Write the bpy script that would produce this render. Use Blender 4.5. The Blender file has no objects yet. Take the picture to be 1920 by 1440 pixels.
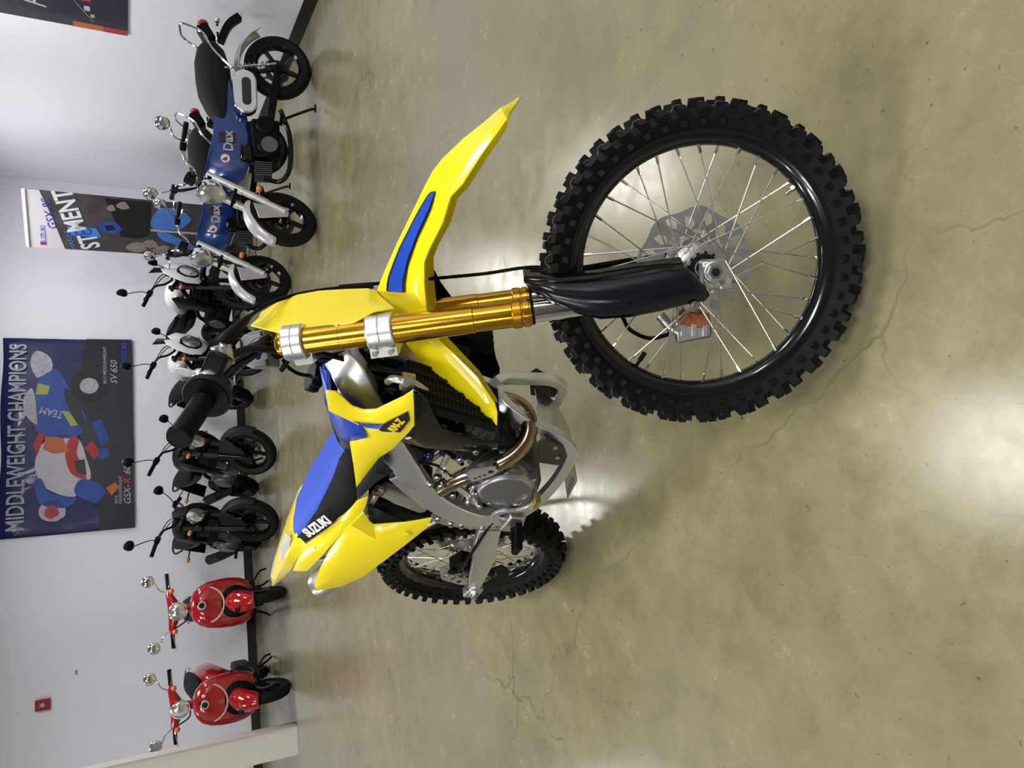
import bpy, bmesh, math, random
from math import sin, cos, pi, radians as rad
from mathutils import Vector as V, Matrix, Euler
from mathutils.geometry import delaunay_2d_cdt
random.seed(7)
sc = bpy.context.scene
COL = sc.collection

# ------------------------------------------------------------------ camera, world, exposure
CAM_F, CAM_PITCH, CAM_ROLL, CAM_H = 1400.0, 0.4813, -0.0125, 1.44
cd = bpy.data.cameras.new('camera'); cam = bpy.data.objects.new('camera', cd); COL.objects.link(cam)
cd.sensor_fit = 'HORIZONTAL'; cd.sensor_width = 36.0; cd.lens = 36.0*CAM_F/1920
cd.clip_start = 0.05; cd.clip_end = 60
fw = V((0, cos(CAM_PITCH), -sin(CAM_PITCH))); up = V((0, sin(CAM_PITCH), cos(CAM_PITCH))); rt = V((1, 0, 0))
# held sideways: the top of the room lies towards the frame's edge
c_, s_ = cos(CAM_ROLL), sin(CAM_ROLL)
urt = rt*c_ + up*s_*1.0; uup = up*c_ - rt*s_*1.0
cx_ = -uup; cy_ = urt; cz_ = -fw
mw = Matrix(((cx_.x, cy_.x, cz_.x, 0), (cx_.y, cy_.y, cz_.y, 0), (cx_.z, cy_.z, cz_.z, CAM_H), (0, 0, 0, 1)))
cam.matrix_world = mw
sc.camera = cam
w = bpy.data.worlds.new('world'); sc.world = w; w.use_nodes = True
w.node_tree.nodes['Background'].inputs[0].default_value = (0.85, 0.9, 1, 1)
w.node_tree.nodes['Background'].inputs[1].default_value = 0.3
sc.view_settings.view_transform = 'Standard'; sc.view_settings.look = 'None'
sc.view_settings.gamma = 1.0; sc.view_settings.use_curve_mapping = False
sc.view_settings.exposure = 0.1
CEIL = 3.3
PANEL_W = 28.0   # watts of each ceiling troffer
LIGHTS = [(2.1, 6.35), (1.45, 9.0), (-1.45, 7.4), (-4.7, 6.6), (-0.42, 2.4), (-4.2, 3.0), (2.85, 1.5), (0.4, -0.6), (3.0, -1.6), (-2.8, -0.4), (-3.2, -2.6), (-5.2, 0.2)]

# ------------------------------------------------------------------ materials
MATS = {}
def mat(name, col, rough=0.5, metal=0.0, coat=0.0, bump=None, var=None, aniso=0.0, trans=0.0, emit=None, spec=0.5, ior=1.5):
    if name in MATS: return MATS[name]
    m = bpy.data.materials.new(name); m.use_nodes = True; MATS[name] = m
    nt = m.node_tree; b = nt.nodes['Principled BSDF']
    b.inputs['Base Color'].default_value = (*col, 1); b.inputs['Roughness'].default_value = rough
    b.inputs['Metallic'].default_value = metal; b.inputs['Coat Weight'].default_value = coat
    b.inputs['Coat Roughness'].default_value = 0.05; b.inputs['Specular IOR Level'].default_value = spec
    b.inputs['Anisotropic'].default_value = aniso; b.inputs['Transmission Weight'].default_value = trans
    b.inputs['IOR'].default_value = ior
    if emit: b.inputs['Emission Color'].default_value = (*col, 1); b.inputs['Emission Strength'].default_value = emit
    tc = nt.nodes.new('ShaderNodeTexCoord')
    sc_, amt = var if var else (9.0, 0.06)
    n = nt.nodes.new('ShaderNodeTexNoise'); n.inputs['Scale'].default_value = sc_; n.inputs['Detail'].default_value = 4
    nt.links.new(tc.outputs['Object'], n.inputs['Vector'])
    mx = nt.nodes.new('ShaderNodeMix'); mx.data_type = 'RGBA'
    mx.inputs[6].default_value = (*[c*(1-amt) for c in col], 1); mx.inputs[7].default_value = (*[min(1, c*(1+amt)) for c in col], 1)
    nt.links.new(n.outputs['Fac'], mx.inputs[0]); nt.links.new(mx.outputs[2], b.inputs['Base Color'])
    if bump:
        n2 = nt.nodes.new('ShaderNodeTexNoise'); n2.inputs['Scale'].default_value = bump[0]; n2.inputs['Detail'].default_value = 3
        nt.links.new(tc.outputs['Object'], n2.inputs['Vector'])
        bp = nt.nodes.new('ShaderNodeBump'); bp.inputs['Strength'].default_value = bump[1]; bp.inputs['Distance'].default_value = 0.002
        nt.links.new(n2.outputs['Fac'], bp.inputs['Height']); nt.links.new(bp.outputs[0], b.inputs['Normal'])
    return m
YEL = mat('yellow_plastic', (0.95, 0.79, 0.010), 0.20, coat=0.5, var=(3, 0.03))
BLUE = mat('blue_plastic', (0.004, 0.045, 0.45), 0.3, coat=0.3)
SEATBLUE = mat('blue_seat_vinyl', (0.012, 0.07, 0.52), 0.6, bump=(300, 0.25))
SEATBLK = mat('black_seat_vinyl', (0.013, 0.013, 0.015), 0.75, bump=(300, 0.3), spec=0.2)
BLKP = mat('black_gloss_plastic', (0.003, 0.003, 0.004), 0.16, coat=0.0, spec=0.32)
BLKM = mat('black_matte_plastic', (0.0025, 0.0027, 0.0034), 0.45, spec=0.12)
GREYP = mat('charcoal_plastic', (0.009, 0.0095, 0.012), 0.5, spec=0.2)
PAD = mat('grey_pad_foam', (0.17, 0.17, 0.185), 0.45, bump=(200, 0.2))
RUB = mat('tyre_rubber', (0.004, 0.004, 0.005), 0.6, bump=(120, 0.3), spec=0.2)
RUBLINE = mat('rubber_mould_line', (0.18, 0.15, 0.11), 0.7)
RIMB = mat('black_anodised_rim', (0.006, 0.006, 0.008), 0.18, metal=0.3, coat=0.6)
ALU = mat('brushed_aluminium', (0.74, 0.75, 0.77), 0.34, metal=0.95, bump=(90, 0.1))
ALUC = mat('cast_aluminium', (0.60, 0.60, 0.61), 0.38, metal=1.0, bump=(140, 0.4))
CHR = mat('chrome', (0.85, 0.85, 0.87), 0.07, metal=1.0)
STEEL = mat('steel', (0.55, 0.55, 0.56), 0.25, metal=1.0)
GOLD = mat('gold_anodised', (0.66, 0.36, 0.035), 0.2, metal=1.0)
GOLDD = mat('gold_anodised_ring', (0.62, 0.30, 0.03), 0.3, metal=1.0)
BRONZE = mat('titanium_heat_bronze', (0.33, 0.255, 0.165), 0.2, metal=1.0, var=(6, 0.25))
MAG = mat('magnesium_grey', (0.17, 0.17, 0.185), 0.42, metal=0.6)
ENG = mat('engine_grey', (0.13, 0.13, 0.14), 0.5, metal=0.7, bump=(120, 0.4))
CRIM = mat('satin_cover_rim', (0.42, 0.42, 0.45), 0.35, metal=0.9)
RES = mat('reservoir_grey', (0.33, 0.31, 0.29), 0.4, metal=0.5)
ORG = mat('caliper_piston_orange', (0.42, 0.12, 0.045), 0.5)
DISC = mat('disc_steel', (0.52, 0.51, 0.52), 0.38, metal=0.8, bump=(60, 0.2), var=(30, 0.15))
WHT = mat('white_print', (0.85, 0.85, 0.85), 0.5)
SILV = mat('silver_decal', (0.62, 0.62, 0.66), 0.4, metal=0.3)
DECB = mat('decal_blue', (0.004, 0.06, 0.50), 0.3, coat=0.4)
DECK = mat('decal_black', (0.006, 0.006, 0.007), 0.3, coat=0.4)
YPRT = mat('yellow_print', (0.85, 0.62, 0.02), 0.45)
RED = mat('red_paint', (0.36, 0.005, 0.010), 0.15, coat=0.9)
DAXB = mat('blue_paint', (0.003, 0.030, 0.19), 0.15, coat=0.9, metal=0.2)
SILP = mat('silver_paint', (0.62, 0.62, 0.64), 0.28, metal=0.35, coat=0.4)
WHP = mat('white_paint', (0.78, 0.78, 0.79), 0.25, coat=0.4)
LENS = mat('headlight_reflector', (0.75, 0.77, 0.78), 0.12, metal=0.85, bump=(45, 1.0))
AMB = mat('amber_lens', (0.65, 0.18, 0.03), 0.2, coat=0.5)
TAIL = mat('red_lens', (0.38, 0.01, 0.01), 0.2, coat=0.5)
MIRR = mat('mirror_glass', (0.8, 0.8, 0.8), 0.04, metal=1.0)
OLIVE = mat('smoked_dark_panel', (0.022, 0.021, 0.014), 0.35)
BRASS = mat('zinc_gold', (0.55, 0.45, 0.18), 0.35, metal=1.0)

def floor_mat():
    m = bpy.data.materials.new('stained_polished_concrete'); m.use_nodes = True
    nt = m.node_tree; N = nt.nodes; L = nt.links; b = N['Principled BSDF']
    tc = N.new('ShaderNodeTexCoord')
    def noise(scale, det, rough=0.55, dist=0.0, vec=None):
        n = N.new('ShaderNodeTexNoise'); n.inputs['Scale'].default_value = scale; n.inputs['Detail'].default_value = det
        n.inputs['Roughness'].default_value = rough; n.inputs['Distortion'].default_value = dist
        L.new(vec or tc.outputs['Object'], n.inputs['Vector']); return n
    def ramp(src, stops):
        r = N.new('ShaderNodeValToRGB'); L.new(src, r.inputs[0])
        e = r.color_ramp.elements
        while len(e) < len(stops): e.new(0.5)
        for i, (p, c) in enumerate(stops): e[i].position = p; e[i].color = (*c, 1)
        return r
    def mix(fac, a, bb, mode='MIX', f=None):
        x = N.new('ShaderNodeMix'); x.data_type = 'RGBA'; x.blend_type = mode
        if f is not None: x.inputs[0].default_value = f
        else: L.new(fac, x.inputs[0])
        for s, k in ((a, 6), (bb, 7)):
            if isinstance(s, tuple): x.inputs[k].default_value = (*s, 1)
            else: L.new(s, x.inputs[k])
        return x.outputs[2]
    big = noise(0.75, 8, 0.66, 0.3)
    base = ramp(big.outputs['Fac'], [(0.30, (0.182, 0.172, 0.096)), (0.5, (0.250, 0.230, 0.130)), (0.70, (0.325, 0.290, 0.182))])
    mid = noise(6.5, 9, 0.74, 0.1)
    mc = ramp(mid.outputs['Fac'], [(0.3, (0.78, 0.78, 0.77)), (0.5, (1, 1, 1)), (0.70, (1.22, 1.18, 1.10))])
    c1 = mix(None, base.outputs[0], mc.outputs[0], 'MULTIPLY', 1.0)
    # greyer patches set by broad noise
    gr = noise(0.35, 3, 0.5); gg = ramp(gr.outputs['Fac'], [(0.42, (0, 0, 0)), (0.62, (1, 1, 1))])
    c2 = mix(gg.outputs[0], c1, (0.235, 0.225, 0.165))
    # dark flecks
    fl = noise(38, 4, 0.7); ff = ramp(fl.outputs['Fac'], [(0.28, (1, 1, 1)), (0.36, (0, 0, 0))])
    c3 = mix(ff.outputs[0], c2, (0.10, 0.09, 0.06))
    # cracks: thin voronoi edges seen only here and there
    wv = noise(2.5, 4, 0.6)
    vadd = N.new('ShaderNodeVectorMath'); vadd.operation = 'MULTIPLY_ADD'
    L.new(wv.outputs['Color'], vadd.inputs[0]); vadd.inputs[1].default_value = (0.35, 0.35, 0.35); L.new(tc.outputs['Object'], vadd.inputs[2])
    vo = N.new('ShaderNodeTexVoronoi'); vo.feature = 'DISTANCE_TO_EDGE'; vo.inputs['Scale'].default_value = 0.55
    L.new(vadd.outputs[0], vo.inputs['Vector'])
    ck = ramp(vo.outputs['Distance'], [(0.0, (1, 1, 1)), (0.0018, (0, 0, 0))])
    ckm = noise(1.3, 2); ckr = ramp(ckm.outputs['Fac'], [(0.48, (0, 0, 0)), (0.62, (0.5, 0.5, 0.5))])
    cc = mix(None, ck.outputs[0], ckr.outputs[0], 'MULTIPLY', 1.0)
    c4 = mix(cc, c3, (0.07, 0.06, 0.04))
    # scuffs: pale stretched streaks
    mp = N.new('ShaderNodeMapping'); mp.inputs['Rotation'].default_value = (0, 0, 0.5); mp.inputs['Scale'].default_value = (1.2, 14, 1)
    L.new(tc.outputs['Object'], mp.inputs['Vector'])
    st = noise(1.4, 6, 0.75, 0.2, mp.outputs[0]); sr = ramp(st.outputs['Fac'], [(0.70, (0, 0, 0)), (0.76, (0.3, 0.3, 0.3))])
    c5 = mix(sr.outputs[0], c4, (0.42, 0.40, 0.32))
    mp2 = N.new('ShaderNodeMapping'); mp2.inputs['Rotation'].default_value = (0, 0, -0.9); mp2.inputs['Scale'].default_value = (1.0, 16, 1)
    L.new(tc.outputs['Object'], mp2.inputs['Vector'])
    st2 = noise(1.1, 6, 0.8, 0.3, mp2.outputs[0]); sr2 = ramp(st2.outputs['Fac'], [(0.70, (0, 0, 0)), (0.76, (0.5, 0.5, 0.5))])
    c6 = mix(sr2.outputs[0], c5, (0.11, 0.10, 0.07))
    L.new(c6, b.inputs['Base Color'])
    rr = ramp(mid.outputs['Fac'], [(0.3, (0.13, 0.13, 0.13)), (0.7, (0.30, 0.30, 0.30))])
    L.new(rr.outputs[0], b.inputs['Roughness'])
    b.inputs['Specular IOR Level'].default_value = 0.5
    bp = N.new('ShaderNodeBump'); bp.inputs['Strength'].default_value = 0.14; bp.inputs['Distance'].default_value = 0.003
    L.new(mid.outputs['Fac'], bp.inputs['Height']); L.new(bp.outputs[0], b.inputs['Normal'])
    return m
FLOOR = floor_mat()
WALLM = mat('white_painted_wall', (0.73, 0.745, 0.84), 0.6, bump=(60, 0.15), var=(0.8, 0.05))
CEILM = mat('ceiling_tile', (0.45, 0.45, 0.45), 0.9)
WALLD = mat('unseen_dark_wall', (0.16, 0.16, 0.18), 0.6)  # for unseen walls, darkened to cut bounced light and deepen shadows
BASEM = mat('black_vinyl_base', (0.010, 0.010, 0.012), 0.4)
COLM = mat('white_column_paint', (0.74, 0.73, 0.69), 0.5)
PINK = mat('pinkish_corner_paint', (0.60, 0.52, 0.55), 0.5)
LAMPM = mat('lit_diffuser', (1.0, 0.98, 0.94), 0.5, emit=9.0)

# ------------------------------------------------------------------ mesh builder
def crv(pts, n=6):
    """Catmull-Rom through the points"""
    P = [V(p) for p in pts]
    if len(P) < 3: return P
    Q = [P[0]*2-P[1]] + P + [P[-1]*2-P[-2]]
    out = []
    for i in range(1, len(Q)-2):
        a, b, c, d = Q[i-1:i+3]
        for k in range(n):
            t = k/n
            out.append(0.5*((2*b)+(c-a)*t+(2*a-5*b+4*c-d)*t*t+(3*b-3*c+d-a)*t**3))
    out.append(P[-1]); return out
def lerp_list(vals, n):
    m = len(vals)-1; o = []
    for i in range(n):
        t = i/(n-1)*m; k = min(int(t), m-1); o.append(vals[k]+(vals[k+1]-vals[k])*(t-k))
    return o
def frame_of(d, hint=None):
    d = V(d).normalized(); h = V(hint) if hint else (V((0, 0, 1)) if abs(d.z) < 0.9 else V((1, 0, 0)))
    x = h.cross(d).normalized(); return x, d.cross(x).normalized(), d
class MB:
    def __init__(s): s.v = []; s.f = []; s.m = []; s.mi = 0
    def mat(s, i): s.mi = i; return s
    def add(s, vs, fs):
        o = len(s.v); s.v += [tuple(v) for v in vs]
        for f in fs: s.f.append(tuple(o+i for i in f)); s.m.append(s.mi)
        return s
    def rings(s, R, cap=True, closed=False):
        n = len(R[0]); vs = [p for r in R for p in r]; fs = []
        for i in range(len(R)-(0 if closed else 1)):
            a = i*n; b = ((i+1) % len(R))*n
            for k in range(n):
                fs.append((a+k, a+(k+1) % n, b+(k+1) % n, b+k))
        if cap and not closed: fs.append(tuple(range(n-1, -1, -1))); fs.append(tuple((len(R)-1)*n+k for k in range(n)))
        return s.add(vs, fs)
    def tube(s, pts, r, seg=10, n=6, smooth=True, cap=True, closed=False):
        P = crv(pts, n) if smooth and not closed else [V(p) for p in pts]
        rr = lerp_list(r, len(P)) if isinstance(r, (list, tuple)) else [r]*len(P)
        R = []; x = None
        for i, p in enumerate(P):
            if closed: d = P[(i+1) % len(P)]-P[i-1]
            else: d = P[min(i+1, len(P)-1)]-P[max(i-1, 0)]
            d.normalize()
            if x is None: x, y, _ = frame_of(d)
            else:
                x = (x-d*x.dot(d)).normalized(); y = d.cross(x)
            R.append([p+(x*cos(2*pi*k/seg)+y*sin(2*pi*k/seg))*rr[i] for k in range(seg)])
        return s.rings(R, cap, closed)
    def bar(s, pts, w, h, hint=(0, 1, 0), n=5, smooth=True):
        """rectangular section: w along hint, h across"""
        P = crv(pts, n) if smooth else [V(p) for p in pts]
        ww = lerp_list(w, len(P)) if isinstance(w, (list, tuple)) else [w]*len(P)
        hh = lerp_list(h, len(P)) if isinstance(h, (list, tuple)) else [h]*len(P)
        R = []
        for i, p in enumerate(P):
            d = (P[min(i+1, len(P)-1)]-P[max(i-1, 0)]).normalized()
            a = V(hint); a = (a-d*a.dot(d)).normalized(); c = d.cross(a)
            a = a*ww[i]/2; c = c*hh[i]/2; k = 0.86
            R.append([p+a+c*k, p+a*k+c, p-a*k+c, p-a+c*k, p-a-c*k, p-a*k-c, p+a*k-c, p+a-c*k])
        return s.rings(R)
    def cyl(s, a, b, r, r2=None, seg=20):
        a = V(a); b = V(b); x, y, d = frame_of(b-a); r2 = r if r2 is None else r2
        return s.rings([[q+(x*cos(2*pi*k/seg)+y*sin(2*pi*k/seg))*rr for k in range(seg)] for q, rr in ((a, r), (b, r2))])
    def lathe(s, o, axis, prof, seg=48, cap=False):
        """prof = (distance along axis, radius)"""
        o = V(o); x, y, d = frame_of(axis)
        return s.rings([[o+d*t+(x*cos(2*pi*k/seg)+y*sin(2*pi*k/seg))*r for k in range(seg)] for t, r in prof], cap)
    def lathec(s, o, axis, prof, seg=48):
        """closed profile swept round the axis"""
        o = V(o); x, y, d = frame_of(axis); R = []
        for k in range(seg):
            a = 2*pi*k/seg; R.append([o+d*t+(x*cos(a)+y*sin(a))*r for t, r in prof])
        return s.rings(R, False, True)
    def box(s, c, size, M=None):
        c = V(c); x, y, z = [q/2 for q in size]
        vs = [V((i*x, j*y, k*z)) for i in (-1, 1) for j in (-1, 1) for k in (-1, 1)]
        if M is not None: vs = [M @ v for v in vs]
        vs = [v+c for v in vs]
        return s.add(vs, [(0, 1, 3, 2), (4, 6, 7, 5), (0, 4, 5, 1), (2, 3, 7, 6), (0, 2, 6, 4), (1, 5, 7, 3)])
    def sphere(s, c, r, seg=16, rings=10, sc_=(1, 1, 1), M=None):
        c = V(c); R = []
        for i in range(1, rings):
            a = pi*i/rings
            ring = [V((r*sin(a)*cos(2*pi*k/seg)*sc_[0], r*sin(a)*sin(2*pi*k/seg)*sc_[1], r*cos(a)*sc_[2])) for k in range(seg)]
            R.append([c+(M @ q if M else q) for q in ring])
        return s.rings(R)
    def prism(s, out, d):
        """flat outline pushed along vector d"""
        out = [V(p) for p in out]; d = V(d); n = len(out)
        return s.add(out+[p+d for p in out], [tuple(range(n-1, -1, -1)), tuple(range(n, 2*n))]+[(i, (i+1) % n, n+(i+1) % n, n+i) for i in range(n)])
    def panel(s, out, inner=(), proj=None, eye=None):
        """surface through an outline and inner points, triangulated as seen from a point beside the panel"""
        pts = [V(p) for p in out]+[V(p) for p in inner]; n = len(out)
        if proj: p2 = [V((p[proj[0]], p[proj[1]])) for p in pts]
        else:
            c = sum((V(p) for p in out), V((0, 0, 0)))/n
            e = V(eye or (2.355, -1.096, 1.236)); e.y = math.copysign(e.y, c.y)
            ax_, ay_, az_ = frame_of(c-e); p2 = []
            for p in pts:
                d = p-e; k = 1/d.dot(az_); p2.append(V((d.dot(ax_)*k, d.dot(ay_)*k)))
        r = delaunay_2d_cdt(p2, [(i, (i+1) % n) for i in range(n)], [], 0, 1e-7, True)
        def inside(q):
            c = False
            for i in range(n):
                a, b = p2[i], p2[(i-1) % n]
                if (a.y > q.y) != (b.y > q.y) and q.x < (b.x-a.x)*(q.y-a.y)/(b.y-a.y)+a.x: c = not c
            return c
        vs = []
        for i, q in enumerate(r[0]):
            o = r[3][i]; vs.append(pts[o[0]] if o else V((0, 0, 0)))
        fs = [tuple(f) for f in r[2] if inside((r[0][f[0]]+r[0][f[1]]+r[0][f[2]])/3)]
        return s.add(vs, fs)
    def grid(s, rows, flip=False):
        n = len(rows[0]); fs = []
        for i in range(len(rows)-1):
            for k in range(n-1):
                q = (i*n+k, i*n+k+1, (i+1)*n+k+1, (i+1)*n+k); fs.append(q[::-1] if flip else q)
        return s.add([p for r in rows for p in r], fs)
    def xf(s, M):
        s.v = [tuple(M @ V(v)) for v in s.v]; return s
    def mesh(s, name, mats, smooth=40):
        me = bpy.data.meshes.new(name); me.from_pydata(s.v, [], s.f)
        for m_ in (mats if isinstance(mats, (list, tuple)) else [mats]): me.materials.append(m_)
        me.polygons.foreach_set('material_index', s.m)
        bm = bmesh.new(); bm.from_mesh(me); bmesh.ops.recalc_face_normals(bm, faces=bm.faces); bm.to_mesh(me); bm.free()
        if smooth:
            me.shade_smooth(); me.set_sharp_from_angle(angle=rad(smooth))
        return me
    def ob(s, name, mats, parent=None, smooth=40, solid=0, bev=0, sub=0, M=None, label=None, off=-1, bseg=2):
        o = bpy.data.objects.new(name, s.mesh(name, mats, smooth)); COL.objects.link(o)
        if parent: o.parent = parent
        if M is not None: o.matrix_local = M
        if sub: x = o.modifiers.new('sub', 'SUBSURF'); x.levels = sub; x.render_levels = sub
        if solid: x = o.modifiers.new('solid', 'SOLIDIFY'); x.thickness = solid; x.offset = off
        if bev: x = o.modifiers.new('bev', 'BEVEL'); x.width = bev; x.segments = bseg; x.limit_method = 'ANGLE'; x.angle_limit = rad(30); x.harden_normals = False
        if label: o['label'] = label
        return o
def link(name, me, parent=None, M=None):
    o = bpy.data.objects.new(name, me); COL.objects.link(o)
    if parent: o.parent = parent
    if M is not None: o.matrix_local = M
    return o
def thing(name, label, cat, group=None, M=None):
    o = bpy.data.objects.new(name, None); COL.objects.link(o); o.empty_display_size = 0.1
    o['label'] = label; o['category'] = cat
    if group: o['group'] = group
    if M is not None: o.matrix_world = M
    return o
def struct(o): o['kind'] = 'structure'; return o
def tag(o, label, cat, group=None):
    o['label'] = label; o['category'] = cat
    if group: o['group'] = group
    return o
def plane_M(o, ex, ey):
    """matrix with x axis ex, y axis ~ey"""
    ex = V(ex).normalized(); ey = V(ey); ey = (ey-ex*ey.dot(ex)).normalized(); ez = ex.cross(ey); o = V(o)
    return Matrix(((ex.x, ey.x, ez.x, o.x), (ex.y, ey.y, ez.y, o.y), (ex.z, ey.z, ez.z, o.z), (0, 0, 0, 1)))
def text(name, s, size, M, m, parent=None, ext=0.001, shear=0.0, sx=1.0, bold=0.0, align='CENTER', wave=None):
    cu = bpy.data.curves.new(name, 'FONT'); cu.body = s; cu.size = size; cu.extrude = ext; cu.shear = shear
    cu.offset = bold; cu.align_x = align; cu.align_y = 'CENTER'; cu.resolution_u = 3
    t = bpy.data.objects.new(name, cu); COL.objects.link(t)
    me = bpy.data.meshes.new_from_object(t.evaluated_get(bpy.context.evaluated_depsgraph_get()))
    bpy.data.objects.remove(t); me.name = name
    me.materials.clear(); me.materials.append(m)
    for v in me.vertices: v.co.x *= sx
    o = bpy.data.objects.new(name, me); COL.objects.link(o)
    if parent: o.parent = parent
    o.matrix_local = M; return o
def cutout(loops, thick):
    """flat plate in the XY plane with holes, as a mesh"""
    cu = bpy.data.curves.new('cut', 'CURVE'); cu.dimensions = '2D'; cu.fill_mode = 'BOTH'; cu.extrude = thick/2
    for lp in loops:
        sp = cu.splines.new('POLY'); sp.points.add(len(lp)-1); sp.use_cyclic_u = True
        for i, (x, y) in enumerate(lp): sp.points[i].co = (x, y, 0, 1)
    t = bpy.data.objects.new('cut', cu); COL.objects.link(t)
    me = bpy.data.meshes.new_from_object(t.evaluated_get(bpy.context.evaluated_depsgraph_get()))
    bpy.data.objects.remove(t); return me
def circ2(r, n, c=(0, 0), ph=0, ry=None): return [(c[0]+r*cos(ph+2*pi*k/n), c[1]+(ry or r)*sin(ph+2*pi*k/n)) for k in range(n)]
def disc_mesh(name, r, ri, m, wave=0.06, lobes=8, holes=True, th=0.004):
    outer = [((r*(1-wave*(0.5-0.5*cos(lobes*a)))*cos(a)), (r*(1-wave*(0.5-0.5*cos(lobes*a)))*sin(a))) for a in [2*pi*k/96 for k in range(96)]]
    loops = [outer, circ2(ri, 40)]
    if holes:
        for k in range(lobes*2):
            a = 2*pi*(k+0.5)/(lobes*2); rr = r*(0.80 if k % 2 else 0.72)
            w_ = r*0.085; h_ = r*0.13
            c, s = cos(a), sin(a)
            loops.append([((rr+u)*c-v*s, (rr+u)*s+v*c) for u, v in ((-h_, 0), (-h_*.3, w_), (h_*.9, w_*.9), (h_*.7, -w_*.3), (-h_*.2, -w_))])
        for k in range(lobes):
            a = 2*pi*k/lobes; rr = r*0.54; c, s = cos(a), sin(a)
            loops.append([((rr+u)*c-v*s, (rr+u)*s+v*c) for u, v in ((-r*.05, -r*.1), (-r*.05, r*.1), (r*.06, r*.07), (r*.06, -r*.07))])
    me = cutout(loops, th); me.name = name; me.materials.clear(); me.materials.append(m)
    R_ = Matrix.Rotation(pi/2, 4, 'X')
    me.transform(R_); return me

# ------------------------------------------------------------------ the room
A_ = V((1.04, 10.76, 0)); BD = V((-0.96865, -0.24845, 0)); BN = V((0.24845, -0.96865, 0))   # back wall, direction, inward normal
CNR = V((2.68, 11.15, 0)); RD = V((0.0900, -0.9959, 0)); RN = V((-0.9959, -0.0900, 0))      # corner, right wall
CNR = A_ - BD*1.68
def slab(name, p, q, z0, z1, t, nrm, m, **k):
    p = V(p); q = V(q); b = MB(); n = V(nrm)*-t
    return b.prism([p+V((0, 0, z0)), q+V((0, 0, z0)), q+V((0, 0, z1)), p+V((0, 0, z1))], n).ob(name, m, None, smooth=0, **k)
fl = MB().box((-0.5, 4.0, -0.05), (16, 18, 0.1)).ob('floor', FLOOR, smooth=0); struct(fl)
LW = CNR+BD*9.5                      # far end of the back wall
RW = CNR+RD*14.5
struct(slab('wall_back', CNR-BD*0.15, LW, 0, CEIL, 0.15, BN, WALLM))
struct(slab('wall_right', CNR-RD*0.0, RW, 0, CEIL, 0.15, RN, WALLM))
struct(slab('wall_left', LW, LW+RD*14.0, 0, CEIL, 0.15, -RN, WALLD))
struct(slab('wall_front', RW+RN*0, LW+RD*14.0, 0, CEIL, 0.15, -BN, WALLD))
struct(MB().box((-0.5, 4.0, CEIL+0.05), (16, 18, 0.1)).ob('ceiling', CEILM, smooth=0))
struct(slab('baseboard_back', CNR+BN*0.012, LW+BN*0.012, 0, 0.105, 0.010, BN, BASEM, bev=0.003))
struct(slab('baseboard_right', CNR+RN*0.012, RW+RN*0.012, 0, 0.105, 0.010, RN, BASEM, bev=0.003))
# free standing white column by the scooters
cR, cL = V((-3.22, 7.24, 0)), V((-3.47, 7.19, 0)); cd_ = (cL-cR).normalized(); cn = V((-cd_.y, cd_.x, 0))
if cn.y > 0: cn = -cn
col = thing('support_column', 'square white painted column standing on the floor beside the two red scooters', 'column', M=Matrix.Translation(cR))
MB().prism([(0, 0, 0), tuple(cL-cR), tuple(cL-cR-cn*0.22), tuple(-cn*0.22)], (0, 0, CEIL)).ob('shaft', COLM, col, smooth=0, bev=0.004)
b = MB(); b.box((0, 0, CEIL/2), (0.016, 0.016, CEIL-0.004), Matrix.Rotation(math.atan2(cd_.y, cd_.x), 4, 'Z')); b.ob('corner_strip', PINK, col, smooth=0)

# ceiling troffers: some placed by floor reflections, unseen ones behind camera added for brightness
ang = math.atan2(RD.y, RD.x)
for i, (x, y) in enumerate(LIGHTS):
    t = thing('ceiling_light', 'lit rectangular ceiling light panel', 'ceiling light', 'lit ceiling light panels', Matrix.Translation((x, y, CEIL)) @ Matrix.Rotation(ang, 4, 'Z'))
    fr = MB()
    for s in (-1, 1):
        fr.box((0, s*0.31, -0.012), (1.24, 0.03, 0.024)); fr.box((s*0.61, 0, -0.012), (0.03, 0.62, 0.024))
    fr.ob('frame', WHP, t, smooth=0)
    ld = bpy.data.lights.new('tube_light', 'AREA'); ld.shape = 'RECTANGLE'; ld.size = 1.16; ld.size_y = 0.56; ld.energy = PANEL_W; ld.color = (1.0, 0.97, 0.93)
    MB().box((0, 0, -0.006), (1.18, 0.58, 0.008)).ob('diffuser', LAMPM, t, smooth=0)
    lo = bpy.data.objects.new('lamp', ld); COL.objects.link(lo); lo.parent = t; lo.location = (0, 0, -0.03)
# ------------------------------------------------------------------ wall posters (flat prints)
def poly(name, pts, z, m, parent, M):
    if 5 <= len(pts) <= 12 and ('rider' in name or 'race' in name or 'print_' in name):
        P = [V((x, y, 0)) for x, y in pts]; P = P[-2:]+P+P[:2]; q = crv(P, 4); pts = [(v.x, v.y) for v in q[8:-8]]
    return MB().prism([(x, y, z) for x, y in pts], (0, 0, 0.0008)).ob(name, m, parent, smooth=0, M=M)
NAVY = mat('poster_navy', (0.010, 0.012, 0.085), 0.35, var=(2.0, 0.6), coat=0.3)
PBLK = mat('poster_black', (0.012, 0.011, 0.022), 0.35, var=(3, 0.5), coat=0.3)
PGRY = mat('poster_silver_letter', (0.30, 0.32, 0.42), 0.4, var=(20, 0.3))
PBLU = mat('poster_blue', (0.015, 0.06, 0.30), 0.35, var=(8, 0.5))
PWHT = mat('poster_white', (0.42, 0.41, 0.47), 0.4, var=(10, 0.15))
PRED = mat('poster_red', (0.34, 0.03, 0.035), 0.4)
PORG = mat('poster_orange', (0.42, 0.11, 0.04), 0.4)
PYEL = mat('poster_yellow', (0.30, 0.33, 0.06), 0.4)
PBRN = mat('poster_smoke', (0.048, 0.042, 0.047), 0.4, var=(7, 0.95))
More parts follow.
